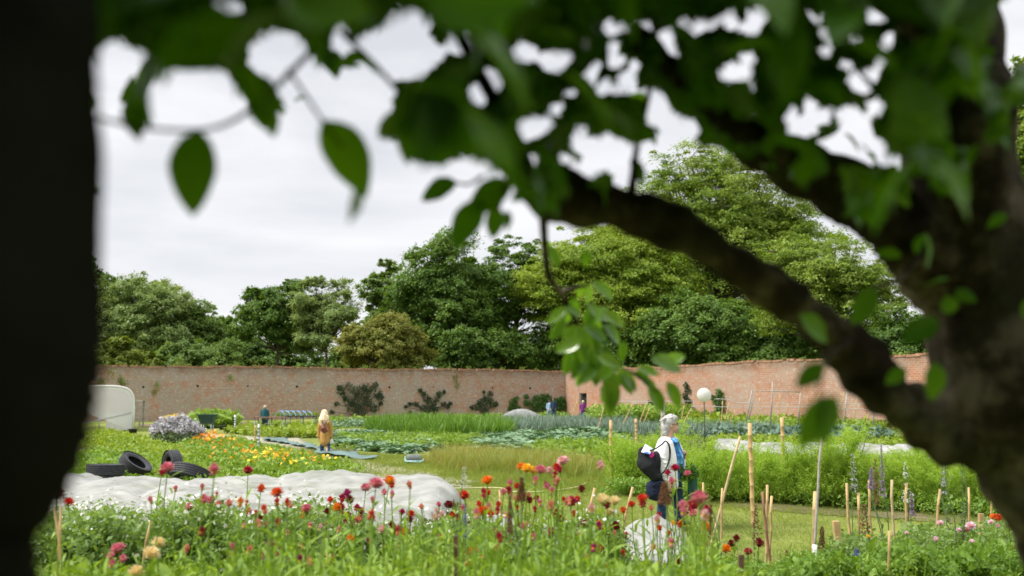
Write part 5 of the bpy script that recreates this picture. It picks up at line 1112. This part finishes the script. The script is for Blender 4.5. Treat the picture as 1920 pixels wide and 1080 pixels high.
def stem_of(mb, lm, top, base, rs, leaves=True, thick=.0028, nl=9, ls=.085):
    top = np.array(top, float); b = np.array(base, float); m = (top+b)/2+rs.normal(0, .03, 3); m2 = top*.8+b*.2+rs.normal(0, .014, 3)
    tube(mb, [b, m, m2, top], [thick*1.5, thick*1.2, thick, thick*.8], 5, nsub=4, cap=False)
    if leaves:
        t = np.linspace(.25, .93, nl)+rs.uniform(-.03, .03, nl); p = b*(1-t)[:, None]+top*t[:, None]+(m-(top+b)/2)*(4*t*(1-t))[:, None]; a = np.arange(nl)*2.4+rs.uniform(0, 6)
        e = rs.uniform(.5, 1.1, nl); ax = np.stack([np.cos(a)*np.cos(e), np.sin(a)*np.cos(e), np.sin(e)], 1); nr = np.stack([-np.cos(a)*np.sin(e), -np.sin(a)*np.sin(e), np.cos(e)], 1)
        scatter(lm, LANCE, p, np.stack([ax, np.cross(nr, ax), nr], 2), ls*rs.uniform(.6, 1.25, nl)*(1.25-.6*t))
used = {}
FLO = []
for i, (x, y, sz, col, kd) in enumerate(FL):
    d = float(np.clip(TRUE[kd]*F/sz, 2.6, 5.4)); sc_ = 1.18*sz*d/F/{'open': .044, 'half': .030, 'bud': .019}[kd]; top = P(x, y, d); rs = np.random.RandomState(i)
    base = np.array([top[0]+rs.uniform(-.07, .07), d+rs.uniform(-.1, .1), float(terr(top[0], d))]); t = thing('strawflower', None, 'flower', base)
    st = MB(); lf = MB(); tl = top-base; stem_of(st, lf, tl, (0, 0, 0), rs, nl=12 if kd != 'bud' else 7, ls=.11 if kd != 'bud' else .07)
    build(st, 'stem', M['stem'], t); build(lf, 'leaves', M['stem'], t)
    headobj(kd, i % 2, col, t, tl, (rs.uniform(-.35, .25)+.25*(kd != 'open'), rs.uniform(-.35, .35), rs.uniform(0, 6)), sc_)
    FLO.append((x, y, col, kd, t))
KW = {'open': 'open', 'half': 'half open', 'bud': 'budding'}
for key in {(f[2], f[3]) for f in FLO}:
    L_ = sorted([f for f in FLO if (f[2], f[3]) == key], key=lambda f: f[0])
    for i, f in enumerate(L_):
        x, y = f[0], f[1]; where = 'above the white fleece' if 440 < x < 860 and y < 960 else 'tall against the lawn' if y < 930 else 'beside the walking woman' if 1235 < x < 1340 and y < 975 else 'low among the leaves' if y > 990 else 'at mid height'
        f[4]['label'] = (f'{ordw(i)} from the left of the ' if len(L_) > 1 else 'the only ')+f'{KW[key[1]]} {key[0]} strawflowers, {where}' if len(L_) > 1 else f'only {KW[key[1]]} {key[0]} strawflower, {where}'
        f[4]['group'] = 'strawflowers in the foreground bed'
# leafy stems between the flowers
def stems(name, label, n, xr, topf, dr, mt, nl, ls, thick, seed, drop=0., tpl=None):
    rs = np.random.RandomState(seed); mb = MB(); lm = MB()
    for i in range(n):
        x = rs.uniform(*xr); y = topf(x)+abs(rs.normal(0, 1))*45+rs.uniform(0, 60); d = rs.uniform(*dr); top = P(x, y, d); z0 = float(terr(top[0], d)); top[2] = max(top[2], z0+.25)
        stem_of(mb, lm, top, (top[0]+rs.uniform(-.08, .08), d+rs.uniform(-.1, .1), z0), rs, nl=nl, ls=ls, thick=thick)
    mb.add(np.concatenate(lm.V), lm.Fc); o = build(mb, name, mt); return tag(o, label, None, kind='stuff')
stems('strawflower_foliage', 'dense long green leaves and flowerless stems of the strawflower bed', 620, (430, 1345), lambda x: 972+18*math.sin(x*.021)+(0 if x < 1120 else 60 if x < 1285 else 5), (3.0, 5.6), M['stem'], 16, .095, .0026, 5)
stems('strawflower_foliage', 'looser long green stems at the left of the flower bed', 70, (90, 450), lambda x: 985-10*math.sin(x*.03), (2.9, 4.2), M['stem'], 12, .09, .0026, 6)
stems('tall_stems', 'taller leafy stems rising through the strawflower bed', 120, (440, 1340), lambda x: 930 if x < 1110 else 960, (2.9, 4.8), M['stem'], 14, .105, .0028, 9)
stems('tall_stems', 'thin grey green stems standing out of the bed', 60, (440, 1330), lambda x: 925, (3.2, 5.6), M['stem_grey'], 7, .05, .0018, 8)
# feathery white flowered mass on the left, low leafy plants on the right: sprays of small leaves with tiny flowers
def mass(name, label, n, xr, topf, dr, T, size, mt, seed, layers=3, lean=.3):
    rs = np.random.RandomState(seed); pos = []
    for i in range(n):
        x = rs.uniform(*xr); d = rs.uniform(*dr); y = topf(x, d)+rs.uniform(0, 26); p = P(x, y, d); z0 = float(terr(p[0], d))
        for k in range(layers):
            q = p.copy(); q[:2] += rs.normal(0, .05, 2); q[2] = max(z0+.02, p[2]-k*size*.6-size*.9); pos.append(q)
    pos = np.array(pos); T = T if isinstance(T, list) else [T]; mb = MB(); idx = rs.randint(0, len(T), len(pos))
    for i, t in enumerate(T): k = idx == i; scatter(mb, t, pos[k], zrot(k.sum(), lean), size*rs.uniform(.7, 1.3, k.sum()))
    o = build(mb, name, mt); return tag(o, label, None, kind='stuff'), pos
TF = [bush_t(60, .5, 1.0, .17, LEAFQ, seed=60+i) for i in range(4)]
_, pos = mass('feathery_plants', 'feathery green foliage mass with tiny white flowers on the left', 1100, (60, 620), lambda x, d: 955+16*math.sin(x*.03)+10*math.sin(x*.11)+(15 if x < 180 else 0), (5.2, 8.5), TF, .20, M['feather'], 71)
_, pos2 = mass('feathery_plants', 'feathery foliage behind the strawflowers in the centre', 800, (600, 1140), lambda x, d: 982+14*math.sin(x*.027), (5.2, 7.5), TF, .19, M['feather'], 72)
mb = MB(); rs = np.random.RandomState(73); q = np.concatenate([pos[::1], pos2[::2]]); q = np.repeat(q[RS.uniform(size=len(q)) < .6], 4, 0)+rs.normal(0, .08, (len(np.repeat(q[:0], 4, 0)) or 0, 3)) if False else np.repeat(q, 2, 0); q = q+rs.normal(0, .07, q.shape)+np.array([0, 0, .17]); q = q[rs.uniform(size=len(q)) < .75]
DISC = (np.array([[math.cos(a)*.5, math.sin(a)*.5, .0] for a in np.arange(6)*PI/3]), [np.array([[0, 1, 2, 3, 4, 5]])])
scatter(mb, DISC, q, frames(rs.normal(size=q.shape)+np.array([0, -.7, .9])), .019*rs.uniform(.5, 1.5, len(q))); tag(build(mb, 'tiny_white_flowers', M['f_white']), 'tiny white flowers sprinkled over the feathery foliage', None, kind='stuff')
TLf = [bush_t(20, .5, .7, .42, BROAD, seed=80+i) for i in range(4)]
mass('leafy_plants', 'low broad leaved green plants at the bottom right', 1300, (1330, 1960), lambda x, d: 1062-min(42, (x-1330)*.11)+12*math.sin(x*.04), (5, 7.5), TLf+TF, .105, M['lowleaf'], 81, 5)
stems('grassy_stems', 'thin upright green stems and blades among the low plants on the right', 260, (1340, 1950), lambda x: 1015-min(25, (x-1340)*.06), (4.5, 7.5), M['stem'], 9, .06, .0016, 85)
mass('leafy_plants', 'taller mixed leafy plants behind the low ones on the right', 520, (1560, 1960), lambda x, d: 1008-min(30, (x-1560)*.11)+10*math.sin(x*.05), (6, 8.5), TF, .17, M['feather'], 82, 5)
mass('leafy_plants', 'green undergrowth filling the foot of the strawflower bed', 700, (60, 1400), lambda x, d: 1058, (3.4, 5.8), TLf+TF, .13, M['stem'], 83, 5)
# right hand flowers: zinnia-like daisies and marigolds
right = '''1763 982 13 pinkish_white|1755 1013 15 pinkish_white|1820 988 20 pinkish_white|1812 994 16 pink|1823 1017 12 pinkish_white|1870 973 20 orange_red|1862 970 14 orange|1895 1028 18 orange|1915 1002 14 pinkish_white|1917 1020 14 orange|1893 975 12 yellow|1798 995 11 pinkish_white|1858 980 12 pinkish_white|1870 987 11 pinkish_white|1628 1007 9 yellow|1840 1045 9 yellow|1700 1000 8 pinkish_white|1900 1060 9 pinkish_white|1782 1050 9 orange'''
RO = []
for i, it in enumerate(right.replace('\n', '|').split('|')):
    x, y, sz, col = it.split(); col = col.replace('_', ' '); x = float(x); y = float(y); sz = float(sz); d = 5.2+(i % 4)*.35; sc_ = sz*d/F/.044; top = P(x, y, d); rs = np.random.RandomState(300+i)
    base = np.array([top[0]+rs.uniform(-.05, .05), d, float(terr(top[0], d))]); t = thing('daisy_flower', None, 'flower', base, 'daisies and marigolds in the right hand bed'); st = MB(); lf = MB(); stem_of(st, lf, top-base, (0, 0, 0), rs, nl=8, ls=.07)
    build(st, 'stem', M['stem'], t); build(lf, 'leaves', M['stem'], t); headobj('open', i % 2, col, t, top-base, (rs.uniform(-.2, .5), rs.uniform(-.4, .4), 0), sc_); RO.append((x, col, t))
for col in {r[1] for r in RO}:
    L_ = sorted([r for r in RO if r[1] == col], key=lambda r: r[0])
    for i, r in enumerate(L_): r[2]['label'] = f'{ordw(i)} from the left of the {col} flowers in the right hand bed' if len(L_) > 1 else f'only {col} flower in the right hand bed'
# flower spikes, dried seed spikes
def spike(label, x, ytop, ybot, d, fm, name='flower_spike', cat='flower spike', wpx=9, dens=1., lean=0, body=M['stem_grey'], bot=None):
    s = F/d; top = P(x+lean, ytop, d); bx = P(x, ybot, d); base = np.array([bx[0], d, float(terr(bx[0], d))]); t = thing(name, label, cat, base, 'tall spikes in the beds'); tl = top-base; rs = np.random.RandomState(int(x))
    st = MB(); lf = MB(); stem_of(st, lf, tl, (0, 0, 0), rs, nl=10, ls=.06, thick=.003); build(st, 'stem', body, t); build(lf, 'leaves', body, t)
    m = int(90*dens); zz = rs.uniform(0, 1, m); zz = np.sort(zz); span = (ybot-ytop)/s; a = np.arange(m)*2.4; r = wpx/2/s*(1.05-zz*.75)*rs.uniform(.5, 1.1, m)
    p = tl-np.array([0, 0, 1])*((1-zz)*span)[:, None]+np.stack([np.cos(a)*r, np.sin(a)*r, 0*a], 1)-(tl*np.array([1, 1, 0]))*((1-zz)*span/tl[2])[:, None]
    fl = MB(); T = bush_t(5, .5, 1, .9, BROAD, seed=3); scatter(fl, T, p, zrot(m, .8), .0075*rs.uniform(.8, 1.5, m)*(1.2-.5*zz)*d/5); build(fl, 'flowers', fm, t); return t
M['f_mauve'] = flowermat('mauve_flower', [(.26, .15, .30), (.44, .32, .50), (.12, .06, .10)]); M['f_brown'] = flowermat('brown_seed', [(.10, .045, .02), (.22, .10, .04), (.30, .17, .08)])
M['f_blue'] = flowermat('blue_flower', [(.05, .07, .25), (.12, .15, .40), (.2, .2, .45)])
spike('tallest mauve spike with brown pods left of the trunk crotch', 1652, 832, 930, 6.5, M['f_mauve'], wpx=11)
spike('brownish mauve spike just left of the tallest mauve one', 1641, 862, 945, 6.4, M['f_brown'], wpx=13)
spike('small mauve spike between two canes on the right', 1633, 878, 920, 6.6, M['f_mauve'], wpx=11)
spike('pale mauve spike left of the canes on the right', 1599, 852, 925, 7, M['f_lilac'], wpx=14, dens=.6)
spike('thin pale spike with white flowers in the right bed', 1697, 868, 940, 7, M['f_white'], wpx=20, dens=.35)
spike('short mauve spike behind the fifth right hand cane', 1709, 925, 965, 6.8, M['f_mauve'], wpx=7)
spike('tall grey green spike right of the trunk crotch', 1774, 838, 1000, 6.2, M['stem_grey'], wpx=6)
spike('second tall grey green spike nearest the trunk', 1803, 862, 1010, 6.2, M['stem_grey'], wpx=6)
spike('mauve topped spike beside the tall grey green one', 1768, 862, 925, 6.8, M['f_lilac'], wpx=9, dens=.5)
spike('fine white flower spike standing over the lawn in the centre', 870, 878, 915, 4.2, M['f_white'], wpx=14, dens=.4)
spike('blue flowered stem beside the red strawflower in the centre', 872, 945, 1010, 4.3, M['f_blue'], wpx=12, dens=.6)
spike('blue flowers low in the right bed left of the spike group', 1606, 1030, 1045, 5.2, M['f_blue'], wpx=14, dens=.4)
spike('thick rusty brown seed spike beside the grey cane', 1541, 988, 1062, 6, M['f_brown'], 'seed_spike', 'seed spike', wpx=17, dens=3)
spike('dry greenish brown seed spike on the lawn beside the reddish cane', 1417, 948, 1010, 6.5, M['f_brown'], 'seed_spike', 'seed spike', wpx=14, dens=1)
spike('small brown seed spike in the lawn gap at the bottom right', 1476, 1032, 1062, 6, M['f_brown'], 'seed_spike', 'seed spike', wpx=8, dens=.8)
spike('brown seedhead hanging in front of the jacket hem of the walking woman', 1246, 905, 945, 4.2, M['f_brown'], 'seed_spike', 'seed spike', wpx=24, dens=3)
spike('withered dark brown flower head leaning right over the lawn in the centre', 968, 896, 940, 3.6, M['f_brown'], 'seed_spike', 'seed spike', wpx=17, dens=3.5, lean=10)
spike('withered brown stem just below the leaning withered head', 956, 930, 1000, 3.7, M['f_brown'], 'seed_spike', 'seed spike', wpx=10, dens=2)
spike('brown dry stalk standing in the spike group on the right', 1620, 945, 1000, 6.2, M['f_brown'], 'seed_spike', 'seed spike', wpx=18, dens=1.2)
spike('brown dried stem right of the walking woman', 1332, 945, 1010, 4.4, M['f_brown'], 'seed_spike', 'seed spike', wpx=10, dens=1.5)

# ------------------------------------------------------------------ the fruit trees the camera looks through
HOLES = [(200,130,34,66),(245,100,34,24),(197,240,36,44),(430,10,30,20),(385,2,16,12),(640,75,24,24),(885,20,20,18),(857,76,20,28),(982,95,24,20),(1037,112,27,22),(1102,139,13,16),(890,178,15,28),(920,150,20,27),(992,240,24,25),(1017,230,16,18),(1040,200,11,13),
 (1087,270,13,15),(1087,242,12,13),(1112,292,16,16),(1082,325,20,21),(1112,317,14,11),(995,297,12,13),(990,325,9,9),(1055,292,10,12),(1212,280,20,20),(1230,202,26,34),(1260,240,24,30),(1248,75,16,20),(1178,147,14,12),(1185,167,9,12),(1151,115,14,12),(1187,122,11,11),(1005,5,14,12),(1105,2,30,10),(1278,40,10,12),
 (1288,38,11,13),(1318,45,25,11),(1425,22,16,19),(1407,48,14,13),(1375,133,32,18),(1535,107,11,9),(1712,50,30,30),(1875,135,22,30),(1290,250,12,18),(1479,210,16,15),(1495,240,22,20),(1518,217,15,13),(1543,217,13,18),(1590,210,20,15),(1586,235,11,10),(1615,250,20,15),(1690,300,15,16),(1658,300,10,12)]
POLYS = [[(265,190),(305,120),(350,132),(410,118),(440,160),(462,200),(440,232),(370,242),(300,232)], [(455,100),(500,50),(560,60),(605,120),(580,165),(535,190),(500,140),(462,120)],
 [(665,70),(700,45),(745,5),(810,15),(800,60),(835,95),(820,118),(790,142),(740,150),(700,110)],
 [(178,300),(215,262),(260,235),(330,248),(418,245),(470,222),(510,250),(540,200),(600,180),(640,130),(690,120),(745,160),(708,270),(760,250),(770,300),(820,310),(850,292),(890,282),(935,322),(965,350),(985,400),(985,1080),(178,1080)],
 [(1125,240),(1190,272),(1260,275),(1300,272),(1350,275),(1400,300),(1470,330),(1530,360),(1590,420),(1640,430),(1690,480),(1725,520),(1738,570),(1785,670),(1780,720),(1740,850),(1920,1080),(985,1080),(985,400),(1150,420),(1150,330),(1130,300)],
 [(1850,60),(1872,0),(1960,-60),(1960,130),(1880,110),(1850,95)], [(1530,262),(1580,250),(1635,300),(1628,318),(1580,300),(1535,285)], [(1890,200),(1960,200),(1960,440),(1905,440)]]
gx, gy = np.meshgrid(np.arange(-400, 2320, 4), np.arange(-400, 1200, 4), indexing='ij')
CLR = np.zeros(gx.shape, bool)
rs = np.random.RandomState(9)
HOLES += [(rs.uniform(1060, 1680), rs.uniform(15, 330), rs.uniform(7, 15), rs.uniform(8, 16)) for _ in range(70)]+[(1345, 212, 26, 20), (1400, 245, 40, 24), (1470, 290, 30, 20), (1550, 345, 28, 18), (1255, 130, 16, 18), (1805, 225, 45, 50), (1860, 330, 42, 66), (1780, 430, 45, 60), (1855, 500, 40, 60), (1725, 350, 20, 32), (1690, 410, 22, 22), (1640, 200, 14, 18), (1600, 150, 12, 15), (1700, 190, 16, 14), (1650, 110, 11, 13)]+[(rs.uniform(180, 1000), rs.uniform(5, 250), rs.uniform(7, 13), rs.uniform(8, 15)) for _ in range(24)]
for (x, y, a, b_) in HOLES: CLR |= ((gx-x)/(a*1.0))**2+((gy-y)/(b_*1.0))**2 < 1
for p_ in POLYS: CLR |= inpoly(gx, gy, p_)
def clear(px, py):
    i = np.clip(((px+400)/4).astype(int), 0, CLR.shape[0]-1); j = np.clip(((py+400)/4).astype(int), 0, CLR.shape[1]-1); return CLR[i, j]
def leaves_at(mb, tpl, base, tipdir, nrm, L):
    ax = tipdir/np.linalg.norm(tipdir, axis=1)[:, None]; n = nrm-(nrm*ax).sum(1)[:, None]*ax; n /= np.linalg.norm(n, axis=1)[:, None]
    scatter(mb, tpl, base, np.stack([ax, np.cross(n, ax), n], 2), L)
tr = thing('pear_tree', 'close gnarled fruit tree, dark trunk on the right, leafy limbs across the top', 'tree', (1.02, 1.62, .45)); TO = np.array(tr.location)
def pl(pts): return np.array([P(x, y, d) for x, y, r, d in pts])-TO, np.array([(r if r > 85 else r*.74)/F*d for x, y, r, d in pts])
def limbmesh(name, pts, seed, n=28, nsub=10, amp=.07):
    rs = np.random.RandomState(seed); p, r = pl(pts); mb = MB(); tube(mb, p, r, n, nsub=nsub, noise=.02)
    V = mb.V[0]; k = rs.uniform(0, 6, 6)
    nn = sum(np.sin(V@(rs.normal(size=3)*f)+rs.uniform(0, 6))*a for f, a in ((12, 1), (25, .9), (50, .8), (85, .5)))
    m = len(V)//n; Cc = V.reshape(m, n, 3).mean(1, keepdims=True); D = V.reshape(m, n, 3)-Cc; V[:] = (Cc+D*(1+amp*nn.reshape(m, n, 1))).reshape(-1, 3); return build(mb, name, M['bark_near'], tr)
limbmesh('trunk', [(2330, 1500, 190, 1.62), (2180, 1160, 160, 1.62), (2050, 960, 142, 1.6), (1945, 825, 132, 1.6), (1872, 690, 114, 1.6), (1850, 560, 112, 1.6), (1812, 420, 112, 1.58), (1800, 280, 108, 1.55), (1785, 130, 95, 1.55), (1760, -40, 90, 1.55), (1730, -260, 80, 1.6)], 1, amp=.06)
limbmesh('limb', [(990, 352, 30, 1.22), (1030, 362, 48, 1.24), (1090, 378, 52, 1.26), (1180, 395, 46, 1.3), (1290, 437, 46, 1.35), (1400, 510, 47, 1.4), (1500, 580, 50, 1.45), (1590, 660, 60, 1.5), (1665, 745, 68, 1.55), (1740, 790, 72, 1.6), (1840, 800, 90, 1.6)], 2, amp=.19)
limbmesh('limb', [(1190, 60, 26, 1.25), (1260, 140, 36, 1.3), (1340, 215, 44, 1.35), (1430, 270, 50, 1.4), (1530, 325, 56, 1.45), (1630, 390, 66, 1.5), (1710, 450, 72, 1.55), (1800, 520, 90, 1.6)], 3, amp=.19)
limbmesh('limb', [(1000, 350, 26, 1.22), (960, 250, 20, 1.15), (900, 140, 17, 1.1), (850, 40, 15, 1.05), (800, -80, 14, 1.0)], 4, amp=.05)
limbmesh('limb', [(1180, 395, 16, 1.3), (1188, 330, 11, 1.28), (1195, 270, 9, 1.26), (1215, 180, 8, 1.24), (1235, 90, 7, 1.2)], 5, amp=.05)
limbmesh('limb', [(1790, 120, 60, 1.55), (1700, 20, 50, 1.5), (1560, -60, 44, 1.45), (1400, -120, 40, 1.4), (1100, -170, 36, 1.2), (700, -190, 30, 1.0), (300, -180, 22, .9)], 6, amp=.05)
def twig(name, pts, par=tr, o0=TO):
    mb = MB(); p = np.array([P(x, y, d) for x, y, r, d in pts])-o0; tube(mb, p, [r/F*d for x, y, r, d in pts], 7, nsub=4, noise=.05); return build(mb, name, M['bark_near'], par)
twig('twig', [(1018, 400, 9, 1.32), (1022, 470, 7, 1.7), (1030, 520, 6, 1.95), (1052, 548, 5, 2.05), (1068, 580, 4.5, 2.1), (1088, 620, 4, 2.13), (1112, 660, 3.5, 2.16), (1140, 690, 3, 2.18), (1180, 696, 2.6, 2.18), (1235, 735, 2, 2.18)])
twig('twig', [(1052, 548, 4, 2.05), (1075, 540, 4, 2.07), (1098, 536, 3, 2.09)])
twig('twig', [(1740, 460, 7, 1.5), (1690, 520, 6, 1.45), (1650, 535, 5, 1.4), (1600, 560, 3, 1.4)])
twig('twig', [(1600, 640, 6, 1.45), (1560, 655, 5, 1.4), (1530, 648, 5, 1.38), (1508, 625, 4, 1.38)])
twig('twig', [(150, 210, 4, .85), (230, 232, 4, .85), (320, 244, 4, .86), (400, 240, 4, .88), (470, 205, 5, .9), (560, 120, 6, .95), (640, 30, 7, 1.0), (720, -90, 9, 1.0)])
twig('twig', [(540, 130, 4, .95), (600, 220, 3, .95), (640, 275, 2.5, .95)]); twig('twig', [(640, 60, 5, 1.0), (700, 120, 5, 1.0), (745, 170, 4, 1.0), (760, 210, 3, 1.0)])
twig('twig', [(1590, 640, 5, 1.42), (1565, 660, 3.5, 1.3), (1548, 680, 3, 1.1), (1535, 745, 2.5, .97), (1560, 750, 2, .96)]); twig('twig', [(1545, 678, 3, 1.1), (1540, 690, 2, 1.02)])
twig('twig', [(905, 330, 4, 1.2), (880, 345, 3, 1.22), (856, 343, 2.5, 1.25)]); twig('twig', [(960, 300, 5, 1.15), (945, 360, 4, 1.2), (935, 392, 3, 1.22)]); twig('twig', [(1745, 620, 4, 1.4), (1750, 650, 3, 1.3), (1752, 680, 2.5, 1.2)]); twig('twig', [(400, 240, 3, .88), (385, 243, 3, .88), (372, 246, 3, .87)])
# canopy leaves: random leaves on the near limbs, kept off the gaps where sky shows
rs = np.random.RandomState(12); n = 9000
def canopy(n, xr, yr, dr, Lr, dark=False):
    x = rs.uniform(*xr, n); y = rs.uniform(*yr, n); d = rs.uniform(*dr, n); base = np.array([P(a, b_, c_) for a, b_, c_ in zip(x, y, d)])
    ang = rs.normal(0, 1.0, n); tip = np.stack([np.sin(ang), rs.normal(0, .45, n), -np.abs(np.cos(ang))*.9+rs.normal(0, .3, n)], 1); nr = rs.normal(size=(n, 3))*.55+np.array([0, -.35, .6]); L = rs.uniform(*Lr, n)
    ax = tip/np.linalg.norm(tip, axis=1)[:, None]; nn = nr-(nr*ax).sum(1)[:, None]*ax; nn /= np.linalg.norm(nn, axis=1)[:, None]; wv = np.cross(nn, ax); ok = np.ones(n, bool)
    for t in (0, .2, .4, .6, .8, 1):
        for w_ in (-.24, 0, .24):
            q = base+ax*(t*L)[:, None]+wv*(w_*L*(math.sin(PI*min(1, t+.02))))[:, None]; px, py = proj(q); ok &= ~clear(px, py)
    return base[ok], tip[ok], nr[ok], L[ok]
b1_, t1_, n1_, l1_ = canopy(13000, (100, 1960), (-160, 330), (.75, 1.5), (.045, .075))
b2_, t2_, n2_, l2_ = canopy(15000, (100, 1960), (-160, 330), (.85, 1.5), (.024, .042))
b3_, t3_, n3_, l3_ = canopy(2500, (60, 900), (-160, 300), (.6, .9), (.05, .075))
b5_, t5_, n5_, l5_ = canopy(26000, (740, 1960), (-60, 335), (1.0, 1.5), (.015, .028))
b4_, t4_, n4_, l4_ = canopy(350, (1000, 1960), (200, 560), (1.1, 1.45), (.03, .05))
mb = MB(); leaves_at(mb, PEAR, np.concatenate([b1_, b2_, b3_])-TO, np.concatenate([t1_, t2_, t3_]), np.concatenate([n1_, n2_, n3_]), np.concatenate([l1_, l2_, l3_]))
leaves_at(mb, PEAR, b4_-TO, t4_, n4_, l4_); leaves_at(mb, PEAR, b5_-TO, t5_, n5_, l5_)
# single leaves seen against the sky and garden: (stalk x, y) -> (tip x, y), distance, facing
def single(mb, lst, tpl=PEAR, wf=1., k=1.):
    for (x0, y0, x1, y1, d, face) in lst:
        d = d*k
        a = P(x0, y0, d); b_ = P(x1, y1, d*(1+.02*face)); L = np.linalg.norm(b_-a); nr = np.array([[face*.5, -.9, .35]]); leaves_at(mb, tpl, (a-TO)[None], (b_-a)[None], nr, np.array([[L, L*wf, L]]))
single(mb, [(372, 242, 352, 402, .87, .1), (605, 225, 697, 360, .95, .5), (662, 355, 668, 425, .8, 1.6), (858, 342, 783, 370, 1.25, .5), (905, 375, 845, 462, 1.2, -.2), (930, 385, 925, 450, 1.25, .4), (960, 340, 870, 400, 1.2, .2), (945, 395, 958, 435, 1.2, .8),
            (760, 200, 712, 270, 1.0, 1.4), (775, 215, 762, 306, 1.0, .1), (800, 225, 835, 308, 1.05, .2), (500, 190, 512, 255, .92, 0), (470, 190, 500, 240, .92, .3), (240, 190, 262, 262, .86, .3), (1475, 90, 1440, 235, 1.1, -.6), (1330, 130, 1290, 215, 1.1, .4),
            (1545, 680, 1492, 728, 1.0, .4), (1535, 745, 1560, 842, .95, .6), (1568, 742, 1500, 838, .95, .1), (1752, 678, 1752, 752, 1.2, 0), (1700, 690, 1660, 720, 1.3, .3),  (1640, 540, 1600, 610, 1.3, .3), (1500, 590, 1560, 640, 1.35, .2),
            (1100, 470, 1098, 502, 1.5, .2), (1180, 300, 1215, 345, 1.3, .5), (1690, 480, 1640, 470, 1.35, .3), (1760, 600, 1690, 640, 1.3, .3)])
build(mb, 'leaves', M['pear'], tr)
# the lit hanging sprig
mb = MB()
single(mb, [(1020, 450, 1030, 505, 1.38, 1.3), (1030, 462, 1050, 502, 1.38, .1), (1098, 536, 1108, 575, 1.44, .9), (1095, 530, 1085, 562, 1.44, .5), (1080, 560, 1066, 612, 1.42, 1.0), (1110, 528, 1155, 560, 1.46, .3), (1062, 578, 1030, 608, 1.45, .8), (1060, 600, 1030, 640, 1.42, .5), (1086, 612, 1050, 640, 1.42, .9),
            (1100, 570, 1135, 602, 1.45, .8), (1130, 585, 1175, 612, 1.48, .1), (1105, 590, 1160, 590, 1.5, .9), (1095, 610, 1145, 640, 1.45, .3), (1130, 610, 1172, 645, 1.46, .9), (1090, 630, 1130, 680, 1.44, .2), (1105, 640, 1080, 700, 1.44, -.2), (1110, 650, 1095, 720, 1.42, .2), (1120, 650, 1160, 700, 1.46, .3), (1130, 665, 1115, 725, 1.44, 0),
            (1120, 690, 1082, 720, 1.4, .2), (1140, 700, 1150, 784, 1.42, .4), (1150, 705, 1130, 760, 1.44, .7), (1125, 725, 1150, 765, 1.43, .4), (1160, 700, 1190, 740, 1.46, .2), (1175, 712, 1200, 730, 1.46, .6), (1185, 700, 1225, 712, 1.5, .3), (1200, 708, 1235, 730, 1.5, .1), (1225, 735, 1245, 770, 1.5, .2), (1215, 722, 1250, 775, 1.48, .1),
            (1220, 672, 1285, 692, 1.45, .6), (1285, 668, 1230, 685, 1.47, .9), (1250, 715, 1280, 768, 1.42, .1), (1195, 690, 1240, 700, 1.5, .2), (1165, 690, 1180, 720, 1.5, .3), (1060, 640, 1040, 660, 1.46, .2), (1070, 665, 1085, 690, 1.45, .4), (1170, 640, 1165, 680, 1.5, .1)], k=1.47, wf=.8)
rs = np.random.RandomState(31); tw = [(1068, 580), (1088, 620), (1112, 660), (1140, 690), (1125, 675), (1100, 640), (1150, 700)]
lst = []
for i in range(36):
    x, y = tw[i % 7]; x += rs.normal(0, 16); y += rs.normal(0, 14); a = rs.uniform(-1.3, 1.3); l = rs.uniform(35, 62); lst.append((x, y, x+math.sin(a)*l, y+math.cos(a)*l, 1.44+rs.uniform(-.06, .08), rs.uniform(-.3, 1.0)))
single(mb, lst, k=1.47, wf=.8); build(mb, 'sprig_leaves', M['pear_sprig'], tr)
# unseen leaves added above and behind the camera to block skylight
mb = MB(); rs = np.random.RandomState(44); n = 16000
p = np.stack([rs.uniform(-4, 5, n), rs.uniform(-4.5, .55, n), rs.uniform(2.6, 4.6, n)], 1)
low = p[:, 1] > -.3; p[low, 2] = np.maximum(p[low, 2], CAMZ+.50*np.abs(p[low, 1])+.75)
p2_ = np.stack([rs.uniform(-4.5, 5, 12000), rs.uniform(-4, -1.4, 12000), rs.uniform(.7, 3.2, 12000)], 1); p = np.concatenate([p, p2_])  # low wall of leaves behind the camera, added to cut ambient light
leaves_at(mb, PEAR, p-TO, rs.normal(size=p.shape)+np.array([0, 0, -.4]), rs.normal(size=p.shape)*.5+np.array([0, 0, 1]), rs.uniform(.07, .13, len(p))); build(mb, 'skylight_block_leaves', M['pear_dark'], tr)
# near trunk on the left
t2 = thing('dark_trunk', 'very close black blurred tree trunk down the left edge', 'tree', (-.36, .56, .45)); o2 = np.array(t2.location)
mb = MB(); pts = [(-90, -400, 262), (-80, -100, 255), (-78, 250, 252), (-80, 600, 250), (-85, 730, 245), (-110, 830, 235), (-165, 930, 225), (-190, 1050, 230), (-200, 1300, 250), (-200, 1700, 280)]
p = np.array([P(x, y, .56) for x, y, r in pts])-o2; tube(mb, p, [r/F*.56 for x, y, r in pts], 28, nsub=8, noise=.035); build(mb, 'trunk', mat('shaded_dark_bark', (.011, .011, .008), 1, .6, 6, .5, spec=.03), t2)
mb = MB(); rs = np.random.RandomState(51); p = np.stack([rs.uniform(-2.2, 0, 1500), rs.uniform(-.8, .4, 1500), rs.uniform(2.6, 3.8, 1500)], 1)
leaves_at(mb, PEAR, p-o2, rs.normal(size=p.shape), rs.normal(size=p.shape)+np.array([0, 0, 1]), rs.uniform(.06, .1, 1500)); build(mb, 'leaves', M['pear_dark'], t2)
